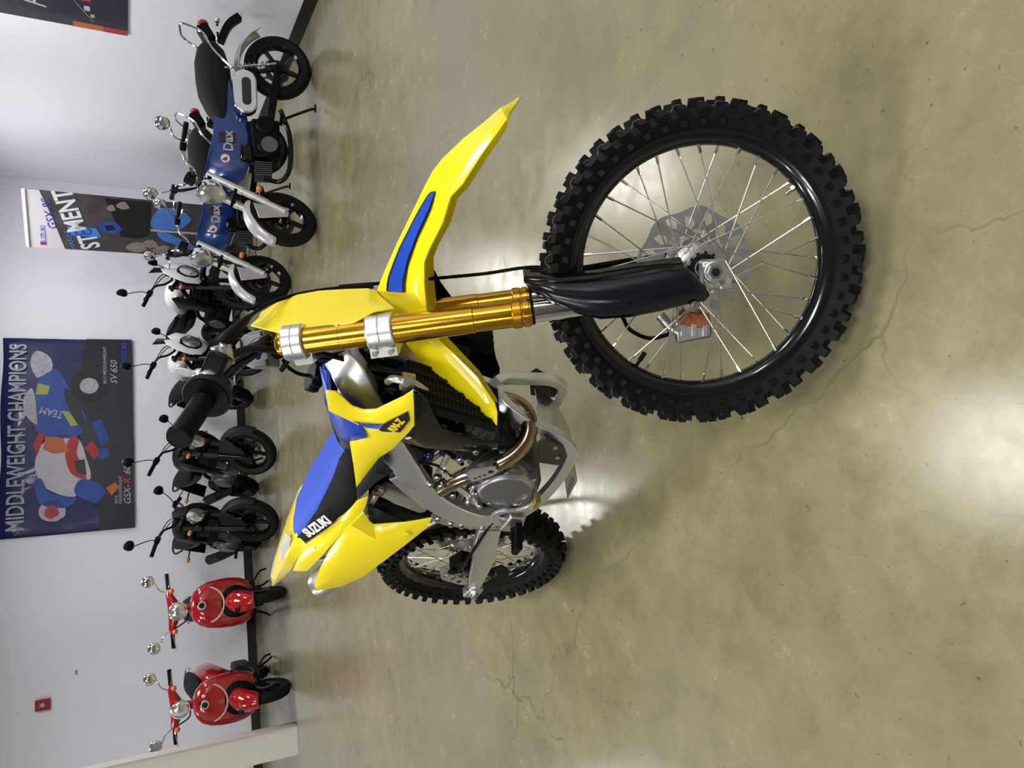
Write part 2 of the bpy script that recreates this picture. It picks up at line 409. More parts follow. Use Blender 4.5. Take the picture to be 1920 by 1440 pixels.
PSKY = mat('poster_sky_blue', (0.05, 0.17, 0.55), 0.4, var=(12, 0.3))
PGRAD = mat('banner_pale_grey', (0.55, 0.52, 0.60), 0.4)
PSIL = mat('poster_helmet_silver', (0.34, 0.33, 0.40), 0.4, var=(25, 0.5))
# championship banner on the back wall
P0 = A_ + BD*2.80 + BN*0.02            # lower corner at its far (upright left) end
PW, PH = 2.36, 1.36
pm = plane_M(P0+V((0, 0, 1.325)), -BD, (0, 0, 1))
po = thing('racing_banner', 'large dark blue vinyl racing banner with a motorcyclist print, hung on the back wall', 'banner', M=pm)
rows = []
for j in range(9):
    rows.append([(PW*i/24, PH*j/8+0.010*sin(i*0.52)*(1 if j == 8 else 0.5 if j == 0 else 0), 0.008*sin(i*1.1+j*0.9)+0.005*sin(j*2.3+i*.4)) for i in range(25)])
MB().grid(rows).ob('sheet', NAVY, po, solid=0.002)
I4 = Matrix.Identity(4)
def T(x, y, z=0, a=0): return Matrix.Translation((x, y, z)) @ Matrix.Rotation(a, 4, 'Z')
Zp = 0.018
poly('lower_print', [(0, 0), (PW, 0), (PW, .50), (PW*.72, .62), (PW*.45, .55), (PW*.2, .40), (0, .36)], Zp-.003, PBLK, po, I4)
text('headline', 'MIDDLEWEIGHT CHAMPIONS', 0.245, T(PW/2, PH-.165, Zp), PGRY, po, sx=0.675, bold=0.004)
# crouched rider on the left of the print
poly('rider_back', [(.42, .62), (.55, .92), (.80, 1.02), (1.05, .96), (1.17, .76), (1.10, .58), (.86, .50), (.62, .46)], Zp, PWHT, po, I4)
poly('rider_stripe', [(.62, .50), (.70, .66), (.95, .72), (1.14, .66), (1.10, .58), (.92, .60), (.76, .52)], Zp+.001, PRED, po, I4)
poly('rider_collar', [(.92, 1.00), (1.18, .92), (1.2, .98), (1.06, 1.04)], Zp+.001, PRED, po, I4)
poly('number_square', [(.96, .68), (1.12, .74), (1.16, .92), (1.00, .94), (.94, .84)], Zp+.002, PORG, po, I4)
poly('rider_arm', [(.40, .60), (.30, .72), (.36, .96), (.60, 1.02), (.66, .96), (.48, .86)], Zp+.001, PBLU, po, I4)
poly('rider_helmet', [(.15, .80), (.18, .93), (.28, .98), (.38, .92), (.40, .80), (.32, .72), (.20, .72)], Zp+.001, PSIL, po, I4)
poly('rider_visor', [(.18, .86), (.24, .92), (.33, .88), (.31, .80), (.22, .78)], Zp+.002, PRED, po, I4)
poly('rider_shade', [(.66, .50), (.86, .52), (.84, .62), (.70, .60)], Zp+.003, PBLK, po, I4)
poly('race_shade', [(1.20, .52), (1.34, .52), (1.62, .62), (1.74, .72), (1.60, .72), (1.30, .60)], Zp+.003, PBLK, po, I4)
poly('race_rider', [(1.30, 1.00), (1.42, 1.12), (1.62, 1.14), (1.74, 1.06), (1.56, 1.02)], Zp+.002, PSIL, po, I4)
poly('rider_leg', [(.32, .40), (.46, .62), (.62, .56), (.56, .38), (.44, .30)], Zp+.001, PBLU, po, I4)
poly('rider_boot', [(.40, .24), (.50, .30), (.56, .20), (.50, .16)], Zp+.002, PORG, po, I4)
poly('race_bike_body', [(1.18, .98), (1.50, 1.06), (1.86, .98), (1.98, .82), (1.78, .70), (1.56, .60), (1.36, .50), (1.16, .56), (1.12, .74)], Zp, PBLU, po, I4)
poly('race_bike_flash', [(1.26, .66), (1.46, .76), (1.44, .68), (1.28, .58)], Zp+.001, PYEL, po, I4)
poly('race_bike_nose_flash', [(1.66, 1.02), (1.80, 1.00), (1.76, .88), (1.66, .90)], Zp+.001, PYEL, po, I4)
poly('race_bike_screen', [(1.86, 1.0), (2.05, 1.08), (2.20, 1.02), (2.12, .88), (1.96, .86)], Zp+.001, PSIL, po, I4)
poly('race_bike_wheel', circ2(.20, 24, (1.76, .47)), Zp+.001, DECK, po, I4)
poly('race_bike_wheel_hub', circ2(.10, 20, (1.76, .47)), Zp+.002, PSIL, po, I4)
poly('second_wheel', circ2(.15, 24, (.92, .33)), Zp+.001, DECK, po, I4)
poly('second_wheel_hub', circ2(.07, 20, (.92, .33)), Zp+.002, PBLU, po, I4)
poly('race_bike_tail', [(.84, .42), (1.0, .52), (1.08, .44), (.94, .36)], Zp+.003, PRED, po, I4)
poly('race_bike_belly', [(1.0, .34), (1.30, .44), (1.34, .34), (1.10, .26)], Zp+.002, PBLU, po, I4)
text('fairing_letters', 'TEAM', 0.12, T(1.44, .86, Zp+.003, 1.25), PWHT, po, sx=.8)
text('model_name', 'GSX-', 0.105, T(.28, .07, Zp+.002), PWHT, po, shear=.3, align='LEFT')
text('model_initial', 'R', 0.105, T(.53, .07, Zp+.002), PRED, po, shear=.3, align='LEFT', bold=.003)
text('model_number', '600', 0.105, T(.64, .07, Zp+.002), PWHT, po, shear=.3, align='LEFT')
text('model_tagline', '2016', 0.05, T(.30, .19, Zp+.002), PWHT, po, align='LEFT')
text('model_subline', 'MIDDLEWEIGHT', 0.045, T(.30, .145, Zp+.002), PWHT, po, align='LEFT')
text('second_model_name', 'SV 650', 0.105, T(1.78, .20, Zp+.002), PWHT, po, shear=.3, align='LEFT')
text('second_tagline', '2017 MIDDLEWEIGHT', 0.05, T(1.78, .30, Zp+.002), PWHT, po, align='LEFT')
text('corner_logo', 'SUZUKI', 0.075, T(2.06, .085, Zp+.002), PBLU, po, align='LEFT', bold=.002)
poly('corner_emblem', [(1.96, .05), (2.03, .06), (2.03, .12), (1.97, .12)], Zp+.002, PRED, po, I4)

# black poster on the right wall, orange foot strip
qm = plane_M(CNR+RD*4.03+RN*0.01+V((0, 0, 1.365)), RD, (0, 0, 1))
qo = thing('black_poster', 'black poster with orange foot strip and white script on the wall above the blue minibikes', 'poster', M=qm)
MB().box((.85, .95, 0), (1.7, 1.9, 0.004)).ob('sheet', PBLK, qo, smooth=0)
poly('foot_strip', [(0, 0), (.085, 0), (.085, .40), (.0, .40)], .003, PORG, qo, I4)
poly('foot_strip_red', [(0, 0), (.085, 0), (.085, .18), (.0, .18)], .004, PRED, qo, I4)
poly('sticker_red', [(.42, .26), (.52, .26), (.52, .33), (.42, .33)], .003, PRED, qo, I4)
poly('sticker_white', [(.28, .27), (.35, .27), (.35, .31), (.28, .31)], .003, PWHT, qo, I4)
poly('sticker_amber', [(.19, .24), (.24, .24), (.24, .27), (.19, .27)], .003, PYEL, qo, I4)
poly('thin_line', [(.12, .245), (.40, .375), (.40, .38), (.12, .25)], .003, PSIL, qo, I4)
text('script', 'Hy', .22, T(.20, .64, .004), PWHT, qo, align='LEFT', shear=.3)
poly('red_block', [(.33, .86), (.5, .86), (.5, .90), (.33, .90)], .003, PRED, qo, I4)
poly('white_block', [(.30, .94), (.5, .94), (.5, .99), (.30, .99)], .003, PWHT, qo, I4)

# pull-up banner standing in the corner
bm_ = plane_M((1.54, 9.5, 0.0), (2.07-(1.54), 9.1-(9.5), 0), (0, 0, 1))
bw = V((2.07-(1.54), 9.1-(9.5), 0)).length; bh = 2.27
bo = thing('pull_up_banner', 'tall pull-up display banner with blue motorcycle print, standing in the corner behind the blue minibikes', 'banner', M=bm_)
MB().box((bw/2, bh/2+.06, 0), (bw, bh-.06, 0.004)).ob('sheet', PBRN, bo, smooth=0)
MB().box((bw/2, .05, 0), (bw+.02, .10, .18)).ob('base', ALU, bo, bev=.02)
MB().cyl((0, bh+.035, 0), (bw, bh+.035, 0), .016).ob('top_rail', ALU, bo)
MB().cyl((bw/2, .05, -.05), (bw/2, bh, -.03), .012).ob('pole', STEEL, bo)
for s in (-1, 1): MB().box((bw/2+s*bw*.3, .012, 0), (.04, .012, .42)).ob('foot', ALU, bo, bev=.003)
def bp_(name, pts, z, m): return poly(name, [(x*bw, bh-y*bh) for x, y in pts], z, m, bo, I4)
bp_('pale_header', [(0, -.03), (1, -.03), (1, .04), (.55, .085), (0, .13)], .004, PGRAD)
BWHT = mat('banner_white', (.62, .66, .74), .4)
def btx(name, s, size, x, y, m, **k): return text(name, s, size, T(x*bw, bh-y*bh, .007, k.pop('a', .0)), m, bo, **k)
btx('logo_letters', 'SUZUKI', .07, .24, .045, DECB, sx=.9)
bp_('logo_emblem', [(.05, .03), (.11, .03), (.11, .055), (.05, .055)], .006, PRED)
btx('model_letters', 'GSX-8S', .11, .60, .075, PBLU, a=.16, shear=.2)
ht = .26
btx('headline_small', "MAKIN'", .07, .17, .155, PSKY, a=.28)
btx('headline_start', 'ST', ht, .17, .235, BWHT, a=.28, sx=.62, bold=.006)
bp_('headline_figure_block', [(.26, .16), (.42, .14), (.42, .265), (.26, .285)], .006, PSKY)
btx('headline_figure', '8', ht*.95, .34, .213, DECB, a=.25, sx=.8)
btx('headline_end', 'MENT', ht, .69, .16, BWHT, a=.28, sx=.70, bold=.006)
bp_('print_motorcycle_nose', [(.48, .52), (.62, .50), (.86, .54), (.88, .62), (.74, .68), (.60, .66), (.50, .62)], .005, PSKY)
bp_('print_motorcycle_tank', [(.28, .56), (.42, .53), (.42, .58), (.22, .70), (.14, .68)], .005, PSKY)
bp_('print_helmet', [(.36, .29), (.52, .28), (.56, .34), (.44, .37), (.34, .34)], .005, PBLU)
bp_('print_fork', [(.44, .50), (.48, .50), (.48, .80), (.44, .80)], .006, PSIL)
bp_('print_shadow', [(.45, .36), (.96, .30), (.96, .50), (.50, .50)], .0045, DECK)
BSMK = mat('banner_smoke_pale', (0.22, 0.18, 0.19), 0.4, var=(30, 0.6))
for k_, (x_, y_, w_, h_) in enumerate(((.12, .44, .10, .05), (.20, .50, .08, .04), (.10, .56, .09, .05), (.16, .64, .10, .03), (.86, .38, .07, .03), (.80, .33, .06, .02))):
    bp_('print_smoke', [(x_-w_, y_), (x_-w_*.3, y_-h_), (x_+w_*.6, y_-h_*.6), (x_+w_, y_+h_*.2), (x_+w_*.2, y_+h_*.7), (x_-w_*.6, y_+h_*.8)], .0048, BSMK)
bp_('print_visor', [(.38, .31), (.48, .30), (.50, .335), (.42, .345)], .006, DECK)
bp_('print_arm', [(.30, .37), (.44, .38), (.50, .47), (.40, .50), (.28, .44)], .005, DECK)
bp_('print_wheel', circ2(.14, 20, (.62, .80), ry=.06), .005, DECK)

# fire alarm on the back wall
am = plane_M(A_+BD*4.62+BN*0.002+V((0, 0, 2.245)), -BD, (0, 0, 1))
al = thing('fire_alarm', 'small red wall alarm with a white strobe, high on the back wall above the scooters', 'alarm', M=am)
MB().box((0, 0, .02), (.115, .14, .04)).ob('housing', mat('alarm_red', (.30, .006, .012), .4), al, bev=.006)
MB().cyl((0, -.0, .04), (0, -.0, .052), .022).ob('strobe', PWHT, al)
MB().box((0, .035, .041), (.07, .02, .004)).ob('sounder_grille', PRED, al)
tg = MB().box((0, 0, .002), (.05, .03, .004)).ob('wall_plate', PSIL, smooth=0); tg.matrix_world = plane_M(A_+BD*4.34+BN*0.002+V((0, 0, 1.93)), -BD, (0, 0, 1))
tag(tg, 'tiny grey blank plate on the back wall below the red alarm', 'wall plate')

# ------------------------------------------------------------------ helper pieces for the parked machines
def rake_M(hx, hz, ax, steer):
    """rotation about a steering axis through (hx, 0, hz), leaning back by ax"""
    k = V((-sin(ax), 0, cos(ax))); p = V((hx, 0, hz))
    return Matrix.Translation(p) @ Matrix.Rotation(steer, 4, k) @ Matrix.Translation(-p)
def tyre_prof(R, w_, rw, depth): return [(-rw, R-depth), (-w_*.42, R-depth*.75), (-w_*.5, R-depth*.45), (-w_*.42, R-depth*.16), (-w_*.22, R-.004), (0, R), (w_*.22, R-.004), (w_*.42, R-depth*.16), (w_*.5, R-depth*.45), (w_*.42, R-depth*.75), (rw, R-depth)]
def road_wheel(parent, name, c, R, w_, M=I4, spokes=5, disc=True, col=None, knob=False, dside=1):
    dep = w_*.72; rr = R-dep
    o = MB().lathe((0, 0, 0), (0, 1, 0), tyre_prof(R, w_, w_*.36, dep), 40)
    n = int(2*pi*R/(.034 if knob else .05))
    for k in range(n):
        a = 2*pi*k/n; d = V((cos(a), 0, sin(a)))
        for s in (-1, 1):
            if knob: o.box(d*(R+.002)+V((0, s*w_*.22+(.01 if k % 2 else -.01), 0)), (.02, w_*.3, .022), Matrix.Rotation(-a+pi/2, 4, 'Y'))
    wh = o.ob(name, RUB, parent, M=M @ Matrix.Translation(c))
    rm = MB(); rw = w_*.36
    rm.lathec((0, 0, 0), (0, 1, 0), [(-rw, rr+.008), (-rw, rr-.006), (-rw*.5, rr-.022), (rw*.5, rr-.022), (rw, rr-.006), (rw, rr+.008)], 40)
    rm.cyl((0, -.035, 0), (0, .035, 0), .045)
    for k in range(spokes):
        a = 2*pi*k/spokes
        rm.bar([V((cos(a)*.03, 0, sin(a)*.03)), V((cos(a)*(rr-.018), 0, sin(a)*(rr-.018)))], .030, .030, smooth=False)
    rm.ob('rim', col or BLKP, wh, bev=0)
    if disc:
        dm = disc_mesh('brake_disc', rr*.55, rr*.30, DISC, .05, 8, False); dm.materials.clear(); dm.materials.append(ENG); q = link('brake_disc', dm, wh, Matrix.Translation((0, dside*.055, 0)))
        MB().box((rr*.42*cos(2.2), dside*.055, rr*.42*sin(2.2)), (.06, .05, .05)).ob('caliper', BLKM, wh, bev=.008)
    return wh
def mirror(parent, base, tip, r, M, m1=BLKM, m2=MIRR, back=V((1, 0, 0)), oval=.75):
    o = MB(); base = V(base); tip = V(tip)
    o.tube([base, base+V((.01, (tip.y-base.y)*.35, .06)), tip-V((0, (tip.y-base.y)*.12, .03)), tip], .005, seg=6)
    q = o.ob('mirror_stem', m1, parent, M=M)
    R_ = Matrix.Diagonal((.35, 1.0, oval, 1))
    h = MB().sphere(tip+V((.0, 0, .02)), r, 18, 10, (.32, 1.0, oval)); h.ob('mirror', m1, q)
    MB().cyl(tip+V((-r*.24, 0, .02)), tip+V((-r*.30, 0, .02)), r*.86, r*.86).ob('mirror_glass', m2, q)
def head_light(parent, c, r, M, shell, sx=1.0, tilt=0, deep=.10, oval=1.0):
    c = V(c); o = MB()
    R = []
    for t, k in ((-deep, .35), (-deep*.85, .7), (-deep*.5, .92), (0, 1.0), (.012, 1.0), (.014, .93)):
        R.append([c+V((t, r*k*sx*cos(2*pi*i/28), r*k*oval*sin(2*pi*i/28))) for i in range(28)])
    hl = o.rings(R).ob('headlight', shell, parent, M=M)
    l = MB(); R = []
    for t, k in ((.012, .92), (.022, .7), (.028, .4), (.030, .1)):
        R.append([c+V((t, r*k*sx*cos(2*pi*i/24), r*k*oval*sin(2*pi*i/24))) for i in range(24)])
    l.rings(R).ob('lens', LENS, hl)
    return hl
def lever(parent, y0, y1, x, z, M, m=STEEL):
    MB().tube([(x+.02, y0, z), (x+.055, y0+(y1-y0)*.3, z-.005), (x+.06, y0+(y1-y0)*.7, z-.01), (x+.055, y1, z-.012)], [.006, .006, .005, .006], seg=6).ob('lever', m, parent, M=M)
def indicator(parent, c, side, M=I4, m=AMB, d=.05):
    c = V(c)
    q = MB().cyl(c-V((0, side*d, 0)), c, .009, .007, 8).ob('indicator_stalk', BLKM, parent, M=M)
    MB().sphere(c+V((0, side*.02, 0)), .026, 12, 8, (1.0, 1.35, .8)).ob('indicator_lens', m, q)

def ground_M(fx, fy, heading, lean, wb, scale=1.0):
    """front contact at (fx, fy); origin of the local frame is the rear contact, x forward"""
    R_ = Matrix.Rotation(rad(heading), 4, 'Z')
    return Matrix.Translation((fx, fy, 0)) @ R_ @ Matrix.Rotation(rad(lean), 4, 'X') @ Matrix.Scale(scale, 4) @ Matrix.Translation((-wb, 0, 0))

# ------------------------------------------------------------------ blue minibikes
def minibike(M, label, steer):
    t = thing('minibike', label, 'motorcycle', 'blue minibikes in a row by the right wall', M)
    WB = 1.20; R = .25; S = rake_M(1.02, .72, rad(25), rad(steer))
    road_wheel(t, 'front_wheel', (WB, 0, R), R, .10, S, 5, dside=-1)
    road_wheel(t, 'rear_wheel', (0, 0, R), R, .105, I4, 5, dside=-1)
    ax = V((-sin(rad(25)), 0, cos(rad(25))))
    b0 = V((WB, 0, R))
    for s in (-1, 1):
        p = b0+V((-.01, s*.075, 0))
        MB().cyl(p, p+ax*.16, .022).cyl(p+ax*.14, p+ax*.33, .028).cyl(p+ax*.33, p+ax*.36, .033).ob('fork_leg', SILP, t, M=S)
        MB().cyl(p+ax*.36, p+ax*.60, .027).ob('fork_tube', SILP, t, M=S)
    for q_ in (.38, .58): MB().bar([b0+ax*q_+V((0, -.09, 0)), b0+ax*q_+V((0, .09, 0))], .05, .03, (1, 0, 0), smooth=False).ob('fork_yoke', BLKM, t, M=S, bev=.004)
    rows = []
    for k in range(11):
        a = rad(18+k*9.5); d = V((cos(a), 0, sin(a))); c = b0
        wv = .065*(1-.25*abs(k-5)/5)
        rows.append([c+d*(R+.005)+V((0, -wv, 0)), c+d*(R+.035)+V((0, -wv*.7, 0)), c+d*(R+.048), c+d*(R+.035)+V((0, wv*.7, 0)), c+d*(R+.005)+V((0, wv, 0))])
    fd = MB().grid(rows).ob('front_fender', SILP, t, M=S, solid=.004, sub=1)
    for s in (-1, 1):
        MB().prism([b0+V((-.02, s*.062, -.03)), b0+V((.03, s*.062, -.02)), b0+V((.09, s*.062, .20)), b0+V((-.06, s*.062, .23))], (0, s*.008, 0)).ob('fender_bracket', SILP, fd, bev=.004)
        indicator(t, b0+ax*.22+V((-.03, s*.13, .0)), s, S)
    head_light(t, b0+ax*.56+V((.09, 0, .0)), .10, S, CHR)
    hb = b0+ax*.66
    MB().tube([hb+V((0, 0, 0)), hb+V((-.01, -.07, .03)), hb+V((-.03, -.12, .09)), hb+V((-.08, -.20, .12)), hb+V((-.14, -.36, .12))], .011).tube([hb, hb+V((-.01, .07, .03)), hb+V((-.03, .12, .09)), hb+V((-.08, .20, .12)), hb+V((-.14, .36, .12))], .011).ob('handlebar', CHR, t, M=S)
    for s in (-1, 1):
        a_ = hb+V((-.095, s*.24, .12)); e_ = hb+V((-.14, s*.37, .12))
        MB().cyl(a_, e_, .018).ob('grip', BLKM, t, M=S)
        MB().box(a_-V((-.02, s*.03, 0)), (.05, .05, .045)).ob('switch_gear', BLKM, t, M=S, bev=.008)
        mirror(t, a_+V((0, 0, .01)), a_+V((-.02, s*.10, .13)), .058, S, CHR, oval=.85)
        lever(t, a_.y, a_.y+s*.16, a_.x, a_.z, S, CHR)
    for k in range(3):
        MB().tube([hb+V((-.05, -.18+.01*k, .11)), hb+V((.06, -.1, .10+.03*k)), hb+V((.05, -.02, -.05))], .004, seg=6).ob('cable', BLKM, t, M=S)
    MB().cyl(hb+V((.03, 0, .02)), hb+V((.0, 0, .07)), .045).ob('speedometer', BLKM, t, M=S)
    # pressed steel backbone
    rows = []
    for x, zt, zb, hw in ((1.00, .80, .60, .035), (.92, .80, .52, .06), (.78, .77, .47, .07), (.60, .73, .46, .079), (.40, .72, .50, .08), (.20, .73, .58, .08), (.02, .74, .66, .07), (-.10, .74, .70, .05)):
        rows.append([V((x, -hw*.8, zt)), V((x, -hw, zt-.03)), V((x, -hw, zb+.03)), V((x, -hw*.7, zb)), V((x, hw*.7, zb)), V((x, hw, zb+.03)), V((x, hw, zt-.03)), V((x, hw*.8, zt))])
    MB().rings(rows).ob('backbone_frame', DAXB, t, bev=.006)
    for s in (-1, 1):
        Mt = plane_M((.63, s*.0805, .63), (-s, 0, 0), (0, 0, 1))
        MB().box((0, 0, .001), (.075, .12, .003)).ob('side_stripe', DECK, t, M=Mt, smooth=0)
        text('side_lettering', 'Dax', .095, plane_M((.66, s*.0825, .625), (-s, 0, 0), (0, 0, 1)), PWHT, t, bold=.002)
        e = MB().cyl((.79, s*.064, .65), (.79, s*.074, .65), .032).ob('wing_badge', WHP, t)
        MB().prism([(.775, s*.0745, .635), (.81, s*.0745, .64), (.805, s*.0745, .675), (.79, s*.0745, .66)], (0, s*.0015, 0)).ob('badge_wing', PRED, e, smooth=0)
    R_ = []
    for x, z, hw, th in ((.50, .725, .06, .03), (.46, .745, .10, .07), (.38, .765, .125, .11), (.25, .785, .14, .15), (.10, .79, .145, .165), (-.08, .80, .145, .16), (-.20, .805, .13, .13), (-.26, .81, .09, .08)):
        x = x*.82+.10; z -= .075; hw *= .94; th *= 1.25
        R_.append([V((x, hw*cos(2*pi*k/16), z+th*.62*sin(2*pi*k/16))) for k in range(16)])
    MB().rings(R_).ob('seat', SEATBLK, t, smooth=60)
    g_ = [(-.02, -.12, .62), (-.12, -.15, .74), (-.26, -.14, .82), (-.33, -.10, .95), (-.34, 0, .97), (-.33, .10, .95), (-.26, .14, .82), (-.12, .15, .74), (-.02, .12, .62)]
    g_ = [(x_+.12, y_, z_-.03) for x_, y_, z_ in g_]
    MB().tube(g_, .009, seg=8).ob('grab_rail', CHR, t)
    rows = []
    for k in range(9):
        a = rad(40+k*14); d = V((cos(a), 0, sin(a))); c = V((0, 0, R))
        rows.append([c+d*(R+.07)+V((0, y, -abs(y)*.5)) for y in (-.07, -.035, 0, .035, .07)])
    MB().grid(rows).ob('rear_fender', SILP, t, solid=.004)
    MB().box((-.20, 0, .76), (.14, .10, .09), Matrix.Rotation(.5, 4, 'Y')).ob('tail_mount', BLKM, t, bev=.015)
    MB().sphere((-.28, 0, .78), .045, 14, 8, (.6, 1.3, .9)).ob('tail_light', TAIL, t)
    MB().bar([(-.16, 0, .66), (-.30, 0, .60), (-.38, 0, .52)], .07, .05, (0, 1, 0)).ob('plate_holder', BLKM, t)
    for s in (-1, 1): indicator(t, (-.26, s*.10, .68), s, m=CHR)
    # engine
    e = MB().box((.62, 0, .36), (.30, .20, .20)); e.cyl((.68, -.12, .34), (.68, .12, .34), .085); e.cyl((.52, -.115, .36), (.52, .115, .36), .07)
    en = e.ob('engine', BLKM, t, bev=.015)
    c_2 = MB()
    for k in range(7): c_2.box((.80+.016*k, 0, .385), (.006, .15, .12))
    c_2.ob('cylinder_fins', ENG, en)
    MB().cyl((.68, .12, .34), (.68, .132, .34), .06).ob('flywheel_cover', ENG, en)
    MB().box((.74, .06, .50), (.13, .08, .09)).ob('intake', BLKP, en, bev=.02)
    MB().tube([(.92, .06, .38), (.95, .10, .27), (.85, .12, .20), (.60, .11, .19), (.40, .12, .25)], .018).ob('exhaust_header', BLKP, t)
    def stad(L, r, n=12): return [(L*cos(a)/abs(cos(a)) if False else (L if abs(a) < pi/2 else -L)+r*cos(a), r*sin(a)) for a in [-pi/2+.001+pi*k/n for k in range(n+1)]]+[(-L-r*cos(a), -r*sin(a)) for a in [-pi/2+.001+pi*k/n for k in range(n+1)]]
    o_ = [(.30+x, z+.50) for x, z in stad(.085, .085)]; i_ = [(.30+x, z+.49) for x, z in stad(.075, .033)]
    sh = MB().prism([(x, .10, z) for x, z in o_], (0, .07, 0)).ob('muffler_shield', CHR, t, bev=.03, bseg=4)
    MB().prism([(x, .168, z) for x, z in i_], (0, .004, 0)).ob('shield_vent', DECK, sh, smooth=0)
    for s in (-1, 1):
        MB().cyl((.02, s*.10, .27), (.10, s*.10, .64), .010).ob('shock_rod', STEEL, t)
        sp = []
        for k in range(97):
            a = 2*pi*k/12; f = k/96; sp.append(V((.03+.055*f+.020*cos(a), s*.10+.020*sin(a), .32+.26*f)))
        MB().tube(sp, .0035, seg=5, smooth=False).ob('shock_spring', STEEL, t)
    MB().bar([(.50, .085, .33), (.02, .085, .25)], .03, .05, smooth=False).bar([(.50, -.085, .33), (.02, -.085, .25)], .03, .05, smooth=False).ob('swingarm', BLKM, t, bev=.004)
    MB().tube([(.46, .09, .24), (.42, .20, .06), (.42, .235, .012)], .010, seg=8).box((.42, .245, .010), (.05, .03, .012)).ob('side_stand', BLKM, t)
    for s in (-1, 1): MB().cyl((.50, s*.10, .25), (.50, s*.24, .25), .014).ob('foot_peg', BLKM, t)
    return t

